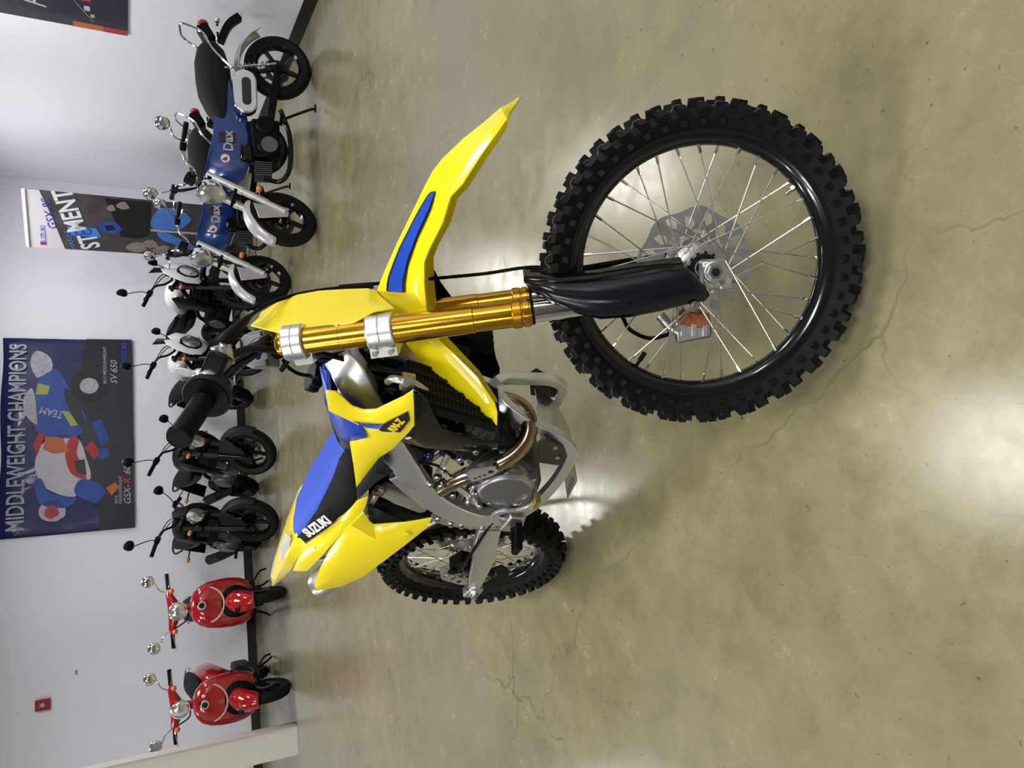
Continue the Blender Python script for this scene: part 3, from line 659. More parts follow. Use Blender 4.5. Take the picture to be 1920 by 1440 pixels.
# ------------------------------------------------------------------ parked street and trail bikes
def street_bike(M, label, cat_group, steer, kind, name='motorcycle'):
    """kind: naked, touring (white cowl, road tyre) or trail (white cowl, knobbly tyre)"""
    t = thing(name, label, 'motorcycle', cat_group, M)
    WB = 1.36; R = .285; rk = rad(25); S = rake_M(1.05, .90, rk, rad(steer))
    white = kind != 'naked'; trail = kind == 'trail'
    road_wheel(t, 'front_wheel', (WB, 0, R), R+(.03 if trail else 0), .085 if trail else .115, S, 10 if trail else 5, knob=trail)
    road_wheel(t, 'rear_wheel', (0, 0, R), R, .15, I4, 5)
    ax = V((-sin(rk), 0, cos(rk))); fx = V((cos(rk), 0, sin(rk))); b0 = V((WB, 0, R))
    for s in (-1, 1):
        p = b0+V((-.02, s*.095, 0))
        MB().cyl(p-ax*.03, p+ax*.30, .024).box(p, (.06, .04, .07)).ob('fork_slider', BLKP if not trail else GREYP, t, M=S)
        MB().cyl(p+ax*.28, p+ax*.72, .028 if not trail else .022).ob('fork_tube', BLKP if kind == 'touring' else GREYP, t, M=S)
    for q in (.46, .68): MB().bar([b0+ax*q+V((-.02, -.13, 0)), b0+ax*q+V((-.02, .13, 0))], .07, .03, (1, 0, 0), smooth=False).ob('fork_yoke', BLKM, t, M=S, bev=.005)
    rows = []
    rr = R+(.12 if trail else .012)
    for k in range(12):
        a = rad((25 if trail else 5)+k*(8.5 if trail else 11)); d = V((cos(a), 0, sin(a))); wv = .07*(1-.3*abs(k-6)/6)
        rows.append([b0+d*(rr-.02)+V((0, -wv, 0)), b0+d*(rr+.012)+V((0, -wv*.75, 0)), b0+d*(rr+.024), b0+d*(rr+.012)+V((0, wv*.75, 0)), b0+d*(rr-.02)+V((0, wv, 0))])
    fd = MB().grid(rows).ob('front_fender', GREYP if kind == 'naked' else BLKM, t, M=S, solid=.004, sub=1)
    if not trail:
        for s in (-1, 1): MB().prism([b0+V((-.06, s*.075, .02)), b0+V((.03, s*.075, .03)), b0+V((.10, s*.072, .27)), b0+V((-.10, s*.072, .27))], (0, s*.006, 0)).ob('fender_stay', GREYP, fd, bev=.003)
    h = b0+ax*.62+V((.10, 0, -.03))
    if white:
        head_light(t, h+V((.045, 0, 0)), .102, S, BLKM, 1.05, oval=1.05)
        rows = []
        for zc, hw, xo in ((.19, .055, -.05), (.14, .10, -.01), (.07, .125, .02), (0, .12, .035), (-.06, .10, .03), (-.11, .06, .015)):
            rows.append([h+V((xo-.06, -hw, zc)), h+V((xo, -hw*.72, zc)), h+V((xo+.015, -hw*.30, zc+.004))])
        for sgn in (-1, 1):
            b = MB(); out = [(-.01, .035*sgn, .20), (.01, .10*sgn, .16), (.02, .135*sgn, .06), (.02, .13*sgn, -.04), (.02, .075*sgn, -.12), (.02, .0, -.13), (.045, .0, -.088), (.05, .06*sgn, -.07), (.05, .088*sgn, 0), (.05, .07*sgn, .07), (.045, .0, .09), (0, .0, .15)]
            b.panel([h+V((p[0], p[1]*1.3, p[2]*1.3)) for p in out], proj=(1, 2)).ob('headlight_cowl', WHP, t, M=S, solid=.012, bev=.004)
        MB().panel([h+V(p) for p in ((-.02, -.05, .19), (-.02, .05, .19), (-.10, .07, .36), (-.10, -.07, .36))], proj=(1, 2)).ob('wind_screen', BLKP, t, M=S, solid=.006, bev=.02)
    else:
        head_light(t, h, .095, S, CHR, 1.0, oval=.95)
        MB().panel([h+V(p) for p in ((.03, -.05, .09), (.03, .05, .09), (-.04, .08, .20), (-.06, .0, .23), (-.04, -.08, .20))], proj=(1, 2)).ob('instrument_cowl', GREYP, t, M=S, solid=.02, bev=.006)
    hb = b0+ax*.74+V((.02, 0, 0))
    for s in (-1, 1):
        MB().tube([hb, hb+V((-.01, s*.10, .03)), hb+V((-.04, s*.17, .10)), hb+V((-.09, s*.27, .11)), hb+V((-.15, s*.40, .10))], .0115).ob('handlebar', BLKM, t, M=S)
        a_ = hb+V((-.105, s*.29, .11)); e_ = hb+V((-.155, s*.41, .10))
        MB().cyl(a_, e_, .019).ob('grip', BLKM, t, M=S)
        MB().box(a_-V((-.02, s*.035, 0)), (.055, .06, .05)).ob('switch_gear', BLKM, t, M=S, bev=.008)
        mirror(t, a_+V((.02, -s*.03, .02)), a_+V((.0, s*.10, .20)), .062, S, BLKM, oval=.72)
        lever(t, a_.y, a_.y+s*.17, a_.x, a_.z, S, BLKM)
        indicator(t, h+V((-.03, s*.19, -.02)), s, S, AMB if not trail else AMB, .08)
        for k in range(2): MB().tube([a_+V((.02, -s*.02, 0)), hb+V((.10, s*.12, .04+.03*k)), hb+V((.06, s*.04, -.10)), hb+V((.0, 0, -.2))], .005, seg=6).ob('cable', BLKM, t, M=S)
    # tank and shrouds
    tank = WHP if white else BLKP
    R_ = []
    for x, z, hw, th in ((1.02, .84, .06, .05), (.98, .86, .12, .10), (.86, .88, .155, .13), (.70, .87, .15, .13), (.56, .83, .11, .10), (.48, .79, .07, .06)):
        R_.append([V((x, hw*cos(2*pi*k/16), z+th*sin(2*pi*k/16)*(1 if sin(2*pi*k/16) > 0 else .6))) for k in range(16)])
    MB().rings(R_).ob('fuel_tank', GREYP if kind == 'naked' else WHP, t, smooth=60)
    for s in (-1, 1):
        MB().panel([(1.12, s*.19, .86), (1.02, s*.17, .92), (.80, s*.165, .84), (.86, s*.17, .70), (.98, s*.185, .58), (1.08, s*.19, .66), (1.14, s*.20, .78)], [(1.02, s*.21, .78)]).ob('shroud', (WHP if kind == 'touring' else GREYP if kind == 'naked' else BLKM), t, solid=.012, bev=.004)
        MB().panel([(.98, s*.165, .66), (.84, s*.16, .72), (.80, s*.15, .56), (.92, s*.16, .46), (1.02, s*.165, .54)]).ob('lower_shroud', BLKM, t, solid=.01, bev=.004)
    R_ = []
    for x, z, hw, th in ((.50, .79, .07, .03), (.40, .78, .12, .05), (.20, .79, .14, .06), (.02, .84, .12, .06), (-.18, .89, .10, .05), (-.32, .92, .07, .03)):
        R_.append([V((x, hw*cos(2*pi*k/14), z+th*sin(2*pi*k/14))) for k in range(14)])
    MB().rings(R_).ob('seat', SEATBLK, t, smooth=60)
    R_ = []
    for x, z, hw, th in ((.45, .70, .10, .06), (.20, .72, .12, .07), (-.05, .78, .11, .06), (-.30, .86, .08, .05), (-.42, .89, .05, .03)):
        R_.append([V((x, hw*cos(2*pi*k/12), z+th*sin(2*pi*k/12))) for k in range(12)])
    MB().rings(R_).ob('tail_body', BLKM, t, smooth=50)
    MB().tube([(-.05, -.13, .84), (-.25, -.14, .90), (-.40, -.06, .93), (-.40, .06, .93), (-.25, .14, .90), (-.05, .13, .84)], .011, seg=8).ob('grab_rail', BLKM, t)
    MB().sphere((-.43, 0, .88), .04, 12, 8, (.5, 1.4, .8)).ob('tail_light', TAIL, t)
    MB().bar([(-.38, 0, .84), (-.50, 0, .66), (-.55, 0, .56)], .14, .012).ob('plate_holder', BLKM, t)
    for s in (-1, 1): indicator(t, (-.44, s*.16, .74), s, d=.1)
    # engine, radiator, pipes
    e = MB().box((.72, 0, .44), (.42, .30, .26)).box((.90, 0, .56), (.20, .26, .26)); e.cyl((.66, -.19, .42), (.66, .19, .42), .11); e.cyl((.84, -.18, .40), (.84, .18, .40), .07)
    MBo = e.ob('engine', ENG if kind == 'naked' else BLKM, t, bev=.02)
    MB().cyl((.66, -.19, .42), (.66, -.205, .42), .085).ob('clutch_cover', MAG, MBo)
    rd = MB().box((1.06, 0, .66), (.04, .30, .20), Matrix.Rotation(-.2, 4, 'Y'))
    rd = rd.ob('radiator', BLKM, t, bev=.005)
    f_ = MB()
    for k in range(14): f_.box((1.085+.0028*k-.02, 0, .585+.011*k), (.004, .27, .003))
    f_.ob('radiator_fins', ENG, rd)
    for s in (-1, 1): MB().tube([(1.0, s*.05, .52), (1.08, s*.07, .42), (1.02, s*.07, .28), (.80, s*.05, .22), (.55, 0, .22)], .021).ob('exhaust_header', BRONZE if kind == 'naked' else BLKP, t)
    MB().tube([(.50, -.08, .24), (.30, -.14, .30), (.10, -.18, .42)], [.03, .035, .055]).cyl((.10, -.18, .42), (-.16, -.20, .52), .055, .058).cyl((-.16, -.20, .52), (-.19, -.20, .53), .05, .035).ob('muffler', GREYP, t)
    MB().tube([(1.04, -.04, .84), (.86, -.13, .68), (.60, -.13, .60), (.48, -.12, .36)], .022).tube([(1.04, .04, .84), (.86, .13, .68), (.60, .13, .60), (.48, .12, .36)], .022).tube([(1.04, 0, .80), (1.02, 0, .50), (.95, 0, .34)], .022).ob('frame', BLKM, t)
    MB().bar([(.50, .10, .36), (.0, .10, R)], .03, .06, smooth=False).bar([(.50, -.10, .36), (.0, -.10, R)], .03, .06, smooth=False).ob('swingarm', GREYP, t, bev=.005)
    MB().tube([(.46, .12, .28), (.46, .26, .06), (.45, .30, .0)], .012, seg=8).box((.45, .31, .006), (.06, .04, .012)).ob('side_stand', BLKM, t)
    for s in (-1, 1): MB().cyl((.48, s*.12, .30), (.48, s*.26, .30), .016).ob('foot_peg', BLKM, t)
    if trail:
        MB().tube([(.46, -.12, .84), (.30, -.15, .86), (.10, -.16, .90)], .03).ob('high_muffler', BLKM, t)
    return t

# ------------------------------------------------------------------ red scooters
def scooter(M, label):
    t = thing('scooter', label, 'scooter', 'red scooters beside the white column', M)
    WB = 1.18; R = .215; S = rake_M(1.02, .8, rad(26), rad(-9))
    road_wheel(t, 'front_wheel', (WB, 0, R), R, .09, S, 5, col=GREYP)
    road_wheel(t, 'rear_wheel', (0, 0, R), R, .10, I4, 5, col=GREYP)
    ax = V((-sin(rad(26)), 0, cos(rad(26)))); b0 = V((WB, 0, R))
    for s in (-1, 1): MB().cyl(b0+V((0, s*.065, 0)), b0+V((0, s*.065, 0))+ax*.36, .016).box(b0+V((-.03, s*.075, .02)), (.05, .03, .06)).ob('fork_leg', BLKM, t, M=S)
    rows = []
    for k in range(11):
        a = rad(12+k*11); d = V((cos(a), 0, sin(a))); wv = .103*(1-.35*(abs(k-5)/5)**2)
        bb_ = b0+V((0, 0, .045)); rows.append([bb_+d*(R-.045)+V((0, -wv, 0)), bb_+d*(R+.01)+V((0, -wv*.88, 0)), bb_+d*(R+.045)+V((0, -wv*.4, 0)), bb_+d*(R+.052), bb_+d*(R+.045)+V((0, wv*.4, 0)), bb_+d*(R+.01)+V((0, wv*.88, 0)), bb_+d*(R-.045)+V((0, wv, 0))])
    fd = MB().grid(rows).ob('front_fender', RED, t, M=S, solid=.004, sub=1)
    MB().box(b0+V((R*.66+.06, -.055, R*.75+.075)), (.012, .035, .05), Matrix.Rotation(-.75, 4, 'Y')).ob('fender_vent', BLKM, fd, bev=.003)
    # leg shield: egg shaped shell, narrowing to the foot
    prof = [(.80, .055, .0), (.775, .125, .02), (.73, .175, .035), (.66, .205, .045), (.56, .222, .04), (.46, .225, .025), (.38, .215, .01), (.32, .19, -.005), (.27, .155, -.02)]
    def shell(cut):
        R_ = []
        for z, hw, xo in prof:
            x0 = 1.09+xo-(.80-z)*.06
            row = []; hw *= .96
            for k in range(13):
                a = pi*k/12; y = -hw*cos(a); dx = .085*sin(a)**.8-.03
                row.append(V((x0+dx, y, z)))
            R_.append(row)
        return R_
    rws = shell(0)
    MB().grid(rws).ob('leg_shield', RED, t, solid=.012, smooth=60)
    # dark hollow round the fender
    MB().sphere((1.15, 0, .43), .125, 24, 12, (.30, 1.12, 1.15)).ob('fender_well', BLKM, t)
    # pale smile line, horn cover and badge
    arc = []
    for k in range(33):
        a = rad(-165+k*150/32*1.0); y = .155*cos(a); z = .680+.150*sin(a)
        arc.append(V((0, y, z)))
    def front_x(y, z):
        q = prof
        for i in range(len(q)-1):
            if q[i][0] >= z >= q[i+1][0]:
                f = (q[i][0]-z)/(q[i][0]-q[i+1][0]); hw = (q[i][1]+(q[i+1][1]-q[i][1])*f)*.96; xo = q[i][2]+(q[i+1][2]-q[i][2])*f
                u = max(-.98, min(.98, y/hw)); return 1.09+xo-(.80-z)*.06+.085*math.sqrt(1-u*u)**.8-.03
        return 1.1
    MB().tube([V((front_x(p.y, p.z)+.012, p.y, p.z)) for p in arc], .0075, seg=6, smooth=False).ob('shield_trim', mat('pale_trim', (.66, .45, .42), .3), t)
    bx_ = front_x(0, .705)+.014
    e = MB().cyl((bx_-.012, 0, .715), (bx_+.004, 0, .715), .038, .034, 24); e = e.ob('badge_ring', SILV, t)
    MB().cyl((bx_+.004, 0, .715), (bx_+.007, 0, .715), .024).ob('badge_centre', DECK, e)
    MB().cyl((bx_-.01, .02, .755), (bx_+.003, .02, .755), .014).ob('badge_lock', DECK, e)
    MB().cyl((1.06, 0, .74), (1.00, 0, .90), .04, .035).ob('steering_column', RED, t, M=S)
    # handlebar cover with headlight
    R_ = []
    for y, r1, zz in ((-.19, .018, .955), (-.15, .03, .955), (-.10, .042, .94), (-.05, .055, .925), (0, .06, .92), (.05, .055, .925), (.10, .042, .94), (.15, .03, .955), (.19, .018, .955)):
        R_.append([V((1.02+r1*1.0*cos(2*pi*k/16), y, zz+r1*.95*sin(2*pi*k/16))) for k in range(16)])
    MB().rings(R_).ob('handlebar_cover', RED, t, M=S, smooth=60)
    head_light(t, (1.085, 0, .90), .078, S, CHR, deep=.07)
    for s in (-1, 1):
        a_ = V((1.0, s*.19, .955)); e_ = V((.96, s*.32, .955))
        MB().cyl(a_, e_, .017).ob('grip', BLKM, t, M=S)
        lever(t, a_.y, a_.y+s*.13, a_.x, a_.z, S, CHR)
        MB().sphere(V((1.045, s*.175, .935)), .024, 12, 8).ob('indicator_lens', AMB, t, M=S)
        mirror(t, (1.02, s*.16, .97), (1.0, s*.285, 1.09), .052, S, CHR, oval=1.0)
    MB().tube([(1.03, -.15, .93), (1.05, -.10, .84), (1.05, -.04, .82)], .006, seg=6).ob('cable', BLKM, t, M=S)
    MB().bar([(1.05, 0, .28), (.80, 0, .24), (.55, 0, .25), (.42, 0, .33)], .32, .06).ob('floorboard', BLKM, t, bev=.01)
    R_ = []
    for x, z, hw, th in ((.48, .50, .10, .16), (.40, .54, .15, .20), (.20, .58, .18, .18), (0, .60, .18, .15), (-.20, .62, .14, .12), (-.34, .64, .07, .06)):
        R_.append([V((x, hw*cos(2*pi*k/18), z+th*sin(2*pi*k/18))) for k in range(18)])
    MB().rings(R_).ob('rear_body', RED, t, smooth=60)
    R_ = []
    for x, z, hw, th in ((.50, .70, .08, .03), (.40, .715, .12, .05), (.15, .73, .125, .05), (-.10, .75, .11, .05), (-.22, .75, .08, .03)):
        R_.append([V((x, hw*cos(2*pi*k/14), z+th*sin(2*pi*k/14))) for k in range(14)])
    MB().rings(R_).ob('seat', SEATBLK, t, smooth=60)
    MB().tube([(-.10, -.13, .74), (-.30, -.12, .76), (-.36, 0, .77), (-.30, .12, .76), (-.10, .13, .74)], .01, seg=8).ob('grab_rail', CHR, t)
    MB().box((.12, .09, .28), (.42, .10, .16)).ob('engine', BLKM, t, bev=.03)
    MB().cyl((.15, -.13, .26), (-.20, -.15, .32), .05).ob('muffler', BLKM, t)
    for s in (-1, 1): MB().tube([(.42, s*.09, .20), (.32, s*.14, .06), (.28, s*.17, .008)], .010, seg=8).ob('stand_leg', BLKM, t)
    MB().tube([(.80, .17, .22), (.80, .25, .16), (.80, .27, .10)], .009, seg=8).ob('side_peg', BLKM, t)
    return t

minibike(ground_M(1.37, 6.18, 191-4, 7, 1.20, 1.07), 'blue minibike with long black seat, the one parked in front of its twin', 28)
minibike(ground_M(1.02, 7.25, 191-6, 7, 1.20, 1.05), 'blue minibike mostly hidden behind the identical one, half covered by silver forks', 28)
street_bike(ground_M(1.08, 8.55, -70, -11, 1.36, 1.02), 'white-cowled trail motorcycle with knobbly tyre, parked between the second minibike and the pale tourer', 'motorcycles along the back wall', 35, 'trail')
street_bike(ground_M(0.32, 8.50, -69, -11, 1.36, 1.00), 'white and black motorcycle with oval headlight, behind the yellow dirt bike handlebar', 'motorcycles along the back wall', 35, 'touring')
street_bike(ground_M(-0.75, 8.15, -69, -16, 1.36, 1.00), 'black naked motorcycle partly hidden behind the dirt bike grip', 'motorcycles along the back wall', 33, 'naked')
street_bike(ground_M(-1.43, 8.05, -71, -10, 1.36, 1.00), 'black naked motorcycle standing next to the red scooters under the banner end', 'motorcycles along the back wall', 33, 'naked')
scooter(ground_M(-2.09, 7.74, -74, 0, 1.18, 1.10), 'red scooter parked between the black motorcycle and the other scooter')
scooter(ground_M(-2.97, 7.55, -79, 0, 1.18, 1.10), 'red scooter parked right beside the white column')

# ================================================================== the yellow dirt bike
# bike frame: rear axle above x = 0, front axle above x = 1.48, y to its left, z up
BM = Matrix.Translation((0.16920, 1.17931, 0)) @ Matrix.Rotation(-0.96706, 4, 'Z') @ Matrix.Rotation(-0.21367, 4, 'X') @ Matrix.Translation((-1.48, 0, 0))
RK = rad(28); AX = V((-sin(RK), 0, cos(RK))); FU = V((cos(RK), 0, sin(RK)))
SM = Matrix.Translation((1.605, 0, 0)) @ Matrix.Rotation(0.70791, 4, AX) @ Matrix.Translation((-1.605, 0, 0))
FA = V((1.48, 0, .345)); RA = V((0, 0, .345)); FT = FA-FU*.035      # axles, foot of the fork line
bike = thing('dirt_bike', 'large yellow and blue dirt bike with gold forks, standing alone in the open floor', 'motorcycle', M=BM)

def dirt_wheel(name, M, R, w_, rimr, n, hubw, front):
    prof = tyre_prof(R-.016, w_, .020 if front else .026, R-.016-rimr-.029)
    o = MB().lathe((0, 0, 0), (0, 1, 0), prof, 96)
    def block(a, y, r, lx, ly, h, tilt, tw=0):
        d = V((cos(a), 0, sin(a))); T_ = V((-sin(a), 0, cos(a))); Y = V((0, 1, 0))
        n_ = (d*cos(tilt)+Y*sin(tilt)*(1 if y > 0 else -1)).normalized(); s_ = T_; q = n_.cross(s_)
        c = d*r+Y*y; vs = []
        for hh, kk in ((-.3*h, 1.15), (h, .86)):
            for i, j in ((-1, -1), (1, -1), (1, 1), (-1, 1)): vs.append(c+s_*(i*lx/2*kk+tw*j*.003)+q*(j*ly/2*kk)+n_*hh)
        o.add(vs, [(3, 2, 1, 0), (4, 5, 6, 7), (0, 1, 5, 4), (1, 2, 6, 5), (2, 3, 7, 6), (3, 0, 4, 7)])
    rt_ = R-.018
    for k in range(n):
        a = 2*pi*k/n; p = 2*pi/n
        for s in (-1, 1):
            block(a+(p*.5 if s > 0 else 0), s*w_*.44, rt_-w_*.16, .024 if k % 2 else .019, .017, .017, rad(48), s)
            block(a+(p*.5 if s > 0 else 0), s*w_*.47, rt_-w_*.40, .014, .014, .006, rad(80))
        if k % 2 == 0: block(a, 0, rt_, .018, w_*.26, .018, 0); block(a+p*.3, w_*.27, rt_-w_*.04, .018, w_*.17, .017, rad(18))
        else: block(a, w_*.13, rt_-.002, .018, w_*.18, .018, rad(6)); block(a, -w_*.13, rt_-.002, .018, w_*.18, .018, rad(6)); block(a+p*.4, -w_*.27, rt_-w_*.04, .018, w_*.17, .017, rad(18))
    wh = MB(); 
    wr = .019 if front else .024
    wh.lathec((0, 0, 0), (0, 1, 0), [(-wr-.001, rimr+.033), (-wr-.005, rimr+.031), (-wr-.004, rimr+.018), (-wr+.002, rimr+.010), (-wr*.5, rimr+.002), (0, rimr), (wr*.5, rimr+.002), (wr-.002, rimr+.010), (wr+.004, rimr+.018), (wr+.005, rimr+.031), (wr+.001, rimr+.033), (0, rimr+.012)], 96)
    wheel = wh.ob(name, RIMB, bike, M=M, smooth=50)
    o.ob('tyre', RUB, wheel, smooth=35)
    for s in ((-1,) if front else (-1,)):
        pts = []
        for k in range(n*4):
            a = 2*pi*k/(n*4); ph = (k % 4); rr_ = rt_+(.006 if ph in (0, 1) else -.006); yy = s*w_*(.30 if ph in (0, 1) else .36)
            pts.append(V((rr_*cos(a), yy, rr_*sin(a))))
        if front: MB().tube(pts, .0009, seg=4, smooth=False, closed=True).ob('tread_line', RUBLINE, wheel)
    hb = MB()
    hb.lathe((0, -hubw, 0), (0, 1, 0), [(0, .016), (0, .040), (.004, .052), (.010, .052), (.014, .040), (.022, .026), (hubw*2-.022, .026), (hubw*2-.014, .040), (hubw*2-.010, .052), (hubw*2-.004, .052), (hubw*2, .040), (hubw*2, .016)], 48)
    for k in range(12):
        a = 2*pi*k/12
        hb.box((cos(a)*.034, -hubw-.001, sin(a)*.034), (.006, .006, .010), Matrix.Rotation(-a, 4, 'Y'))
    hub = hb.ob('hub', ALUC, wheel)
    for s in (-1, 1): MB().lathec((0, s*(hubw+.002), 0), (0, 1, 0), [(-.001, .020), (-.001, .036), (.001, .036), (.001, .020)], 32).ob('bearing_seal', DECK, hub)
    # 36 laced spokes: four patterns, nine turns each
    base = {}
    for s in (-1, 1):
        for lead in (-1, 1):
            b = MB(); ah = lead*rad(66); rh = .049
            p0 = V((rh*cos(ah), s*(hubw-.006+lead*.003), rh*sin(ah))); p1 = V(((rimr+.004), s*.004, 0))
            b.cyl(p0, p1, .0017, seg=6); d = (p0-p1).normalized()
            b.mat(1).cyl(p1, p1+d*.020, .0038, .0034, 6)
            b.mat(0).cyl(p0, p0+V((0, -s*.004, 0)), .0035, seg=6)
            base[(s, lead)] = b.mesh('spoke', [STEEL, CHR])
    idx = 0
    for k in range(9):
        for j, (s, lead) in enumerate(((-1, 1), (1, 1), (-1, -1), (1, -1))):
            a = 2*pi*(k+j*.25)/9+.05
            link('spoke', base[(s, lead)], wheel, Matrix.Rotation(-a, 4, 'Y'))
    a = rad(-72) if front else rad(200)
    d = V((cos(a), 0, sin(a))); MB().cyl(d*(rimr+.002), d*(rimr-.030), .004, seg=10).cyl(d*(rimr-.012), d*(rimr-.034), .0055, seg=10).ob('valve_stem', BLKM, wheel)
    if front:
        a = rad(90); d = V((cos(a), 0, sin(a))); MB().cyl(d*(rimr+.002), d*(rimr-.022), .004, seg=10).cyl(d*(rimr), d*(rimr-.008), .007, seg=6).ob('rim_lock', STEEL, wheel)
    return wheel
FWM = SM @ Matrix.Translation(FA) @ Matrix.Rotation(rad(118), 4, 'Y')
fwheel = dirt_wheel('front_wheel', FWM, .349, .088, .253, 48, .034, True)
link('brake_disc', disc_mesh('brake_disc', .130, .070, DISC, .07, 8), fwheel, Matrix.Translation((0, .060, 0)))
MB().lathec((0, .050, 0), (0, 1, 0), [(0, .030), (0, .060), (.004, .060), (.004, .030)], 40).ob('disc_carrier', ALUC, fwheel)
cr = MB()
for k in range(6):
    a = 2*pi*k/6; cr.bar([V((.04*cos(a), .056, .04*sin(a))), V((.078*cos(a), .058, .078*sin(a)))], .006, .016, smooth=False)
cr.ob('disc_arms', ALUC, fwheel)
RWM = Matrix.Translation(RA)
rwheel = dirt_wheel('rear_wheel', RWM, .340, .112, .226, 44, .045, False)
link('brake_disc', disc_mesh('brake_disc', .120, .065, DISC, .06, 8), rwheel, Matrix.Translation((0, -.062, 0)))
spk = MB()
sm_ = cutout([[((.120+(.006 if k % 4 < 2 else -.003))*cos(2*pi*k/200), (.120+(.006 if k % 4 < 2 else -.003))*sin(2*pi*k/200)) for k in range(200)], circ2(.045, 32)]+[circ2(.014, 12, (.084*cos(a), .084*sin(a))) for a in [2*pi*k/10 for k in range(10)]], .006)
sm_.name = 'sprocket'; sm_.materials.clear(); sm_.materials.append(STEEL); sm_.transform(Matrix.Rotation(pi/2, 4, 'X'))
link('sprocket', sm_, rwheel, Matrix.Translation((0, .066, 0)))

# ---------------- fork and steering head
for s in (-1, 1):
    o0 = FT+V((0, s*.105, 0))
    L1 = .375; L2 = .90
    st = o0+AX*L1
    f = MB()
    for a0, a1, r0 in ((0, .004, .0285), (.004, .017, .0305), (.017, .023, .0285), (.023, .037, .0305), (.037, .120, .0280), (.120, .288, .0296), (.288, .400, .0288), (.400, L2-L1, .0278)):
        f.cyl(st+AX*a0, st+AX*a1, r0, seg=14 if r0 == .0305 else 48)
    ft_ = f.ob('fork_tube', GOLD, bike, M=SM, smooth=30, bev=.0008)
    MB().cyl(st-AX*.006, st+AX*.001, .0275).ob('fork_seal', BLKM, ft_)
    MB().lathe(st, AX, [(.020, .0286), (.022, .0312), (.038, .0312), (.040, .0286)], 32).ob('fork_ring', GOLDD, ft_)
    cp = o0+AX*L2
    MB().cyl(cp, cp+AX*.008, .024, .022, 24).ob('fork_cap', GOLDD, ft_)
    MB().cyl(cp+AX*.008, cp+AX*.013, .014, seg=6).ob('cap_bolt', BRASS, ft_)
    MB().cyl(o0+AX*.05, st, .0240, seg=28).ob('fork_slider', CHR, bike, M=SM)
    # axle lug
    lug = MB().cyl(o0+AX*.035+FU*.004, o0+AX*.10, .026, .0265, 24).box(o0+FU*.030+V((0, 0, 0)), (.056, .034, .046), Matrix.Rotation(-RK, 4, 'Y'))
    lug.cyl(FA+V((0, s*.085, 0)), FA+V((0, s*.128, 0)), .0235, seg=20).box(o0+FU*.016-AX*.022, (.04, .030, .026), Matrix.Rotation(-RK, 4, 'Y'))
    lg = lug.ob('axle_lug', ALUC, bike, M=SM, bev=.004)
    MB().cyl(FA+V((0, s*.128, 0)), FA+V((0, s*.134, 0)), .015, seg=6).ob('axle_nut', STEEL, lg)
    MB().cyl(FA+V((0, s*.1335, 0)), FA+V((0, s*.135, 0)), .0095, seg=6).ob('axle_hollow', DECK, lg)
    for q in (0, .022): MB().cyl(o0+FU*.012-AX*(.012+q)+V((0, s*.019, 0)), o0+FU*.012-AX*(.012+q)+V((0, s*.026, 0)), .005, seg=6).ob('pinch_bolt', STEEL, lg)
MB().cyl(FA-V((0, .12, 0)), FA+V((0, .12, 0)), .010).ob('front_axle', STEEL, bike, M=SM)
# black fork guards (right side measured, left mirrored)
GR = [((1.3289,-0.1280,0.6976), (1.3148,-0.1280,0.6791)), ((1.3505,-0.1300,0.6295), (1.3066,-0.1300,0.6283)), ((1.3837,-0.1310,0.5635), (1.3046,-0.1310,0.5690)), ((1.4082,-0.1320,0.5207), (1.3111,-0.1320,0.5236)), ((1.4325,-0.1330,0.4781), (1.3359,-0.1330,0.4696)), ((1.4516,-0.1340,0.4441), (1.3705,-0.1340,0.4146)), ((1.4697,-0.1350,0.4097), (1.4055,-0.1350,0.3656)), ((1.4642,-0.1360,0.3863), (1.4186,-0.1360,0.3421)), ((1.4538,-0.1370,0.3671), (1.4330,-0.1370,0.3365))]
GUARD = mat('guard_black', (.0035, .005, .010), .2, spec=.4)
for s in (-1, 1):
    g = []
    for a_, c_ in GR:
        a_, c_ = V(a_), V(c_); L = (a_-c_).length
        r_ = []
        for j in range(9):
            t_ = j/8; q = a_*(1-t_)+c_*t_; q.y = s*(abs(q.y)+.30*L*(sin(pi*t_)**.8)*.85-.004); r_.append(q)
        g.append(r_)
    gd = MB().grid(g).ob('fork_guard', GUARD, bike, M=SM, solid=.003, smooth=60)
    back = [V((1.3271,-0.1080,0.6968)), V((1.3488,-0.1080,0.6276)), V((1.3825,-0.1080,0.5605)), V((1.4277,-0.1100,0.4827)), V((1.4699,-0.1100,0.4039))]
    rows = [[V((p.x, s*abs(p.y), p.z)), V((p.x+.010, s*.085, p.z+.004)), V((p.x+.014, s*.070, p.z+.006))] for p in back]
    MB().grid(rows).ob('guard_lip', BLKP, gd, solid=.004)
    p = V((1.4035,-0.1350,0.3583)); p.y = s*.128
    MB().cyl(p, p+V((0, s*.012, 0)), .010, seg=16).cyl(p+V((0, s*.012, 0)), p+V((0, s*.015, 0)), .006, seg=6).ob('guard_bolt', STEEL, gd)
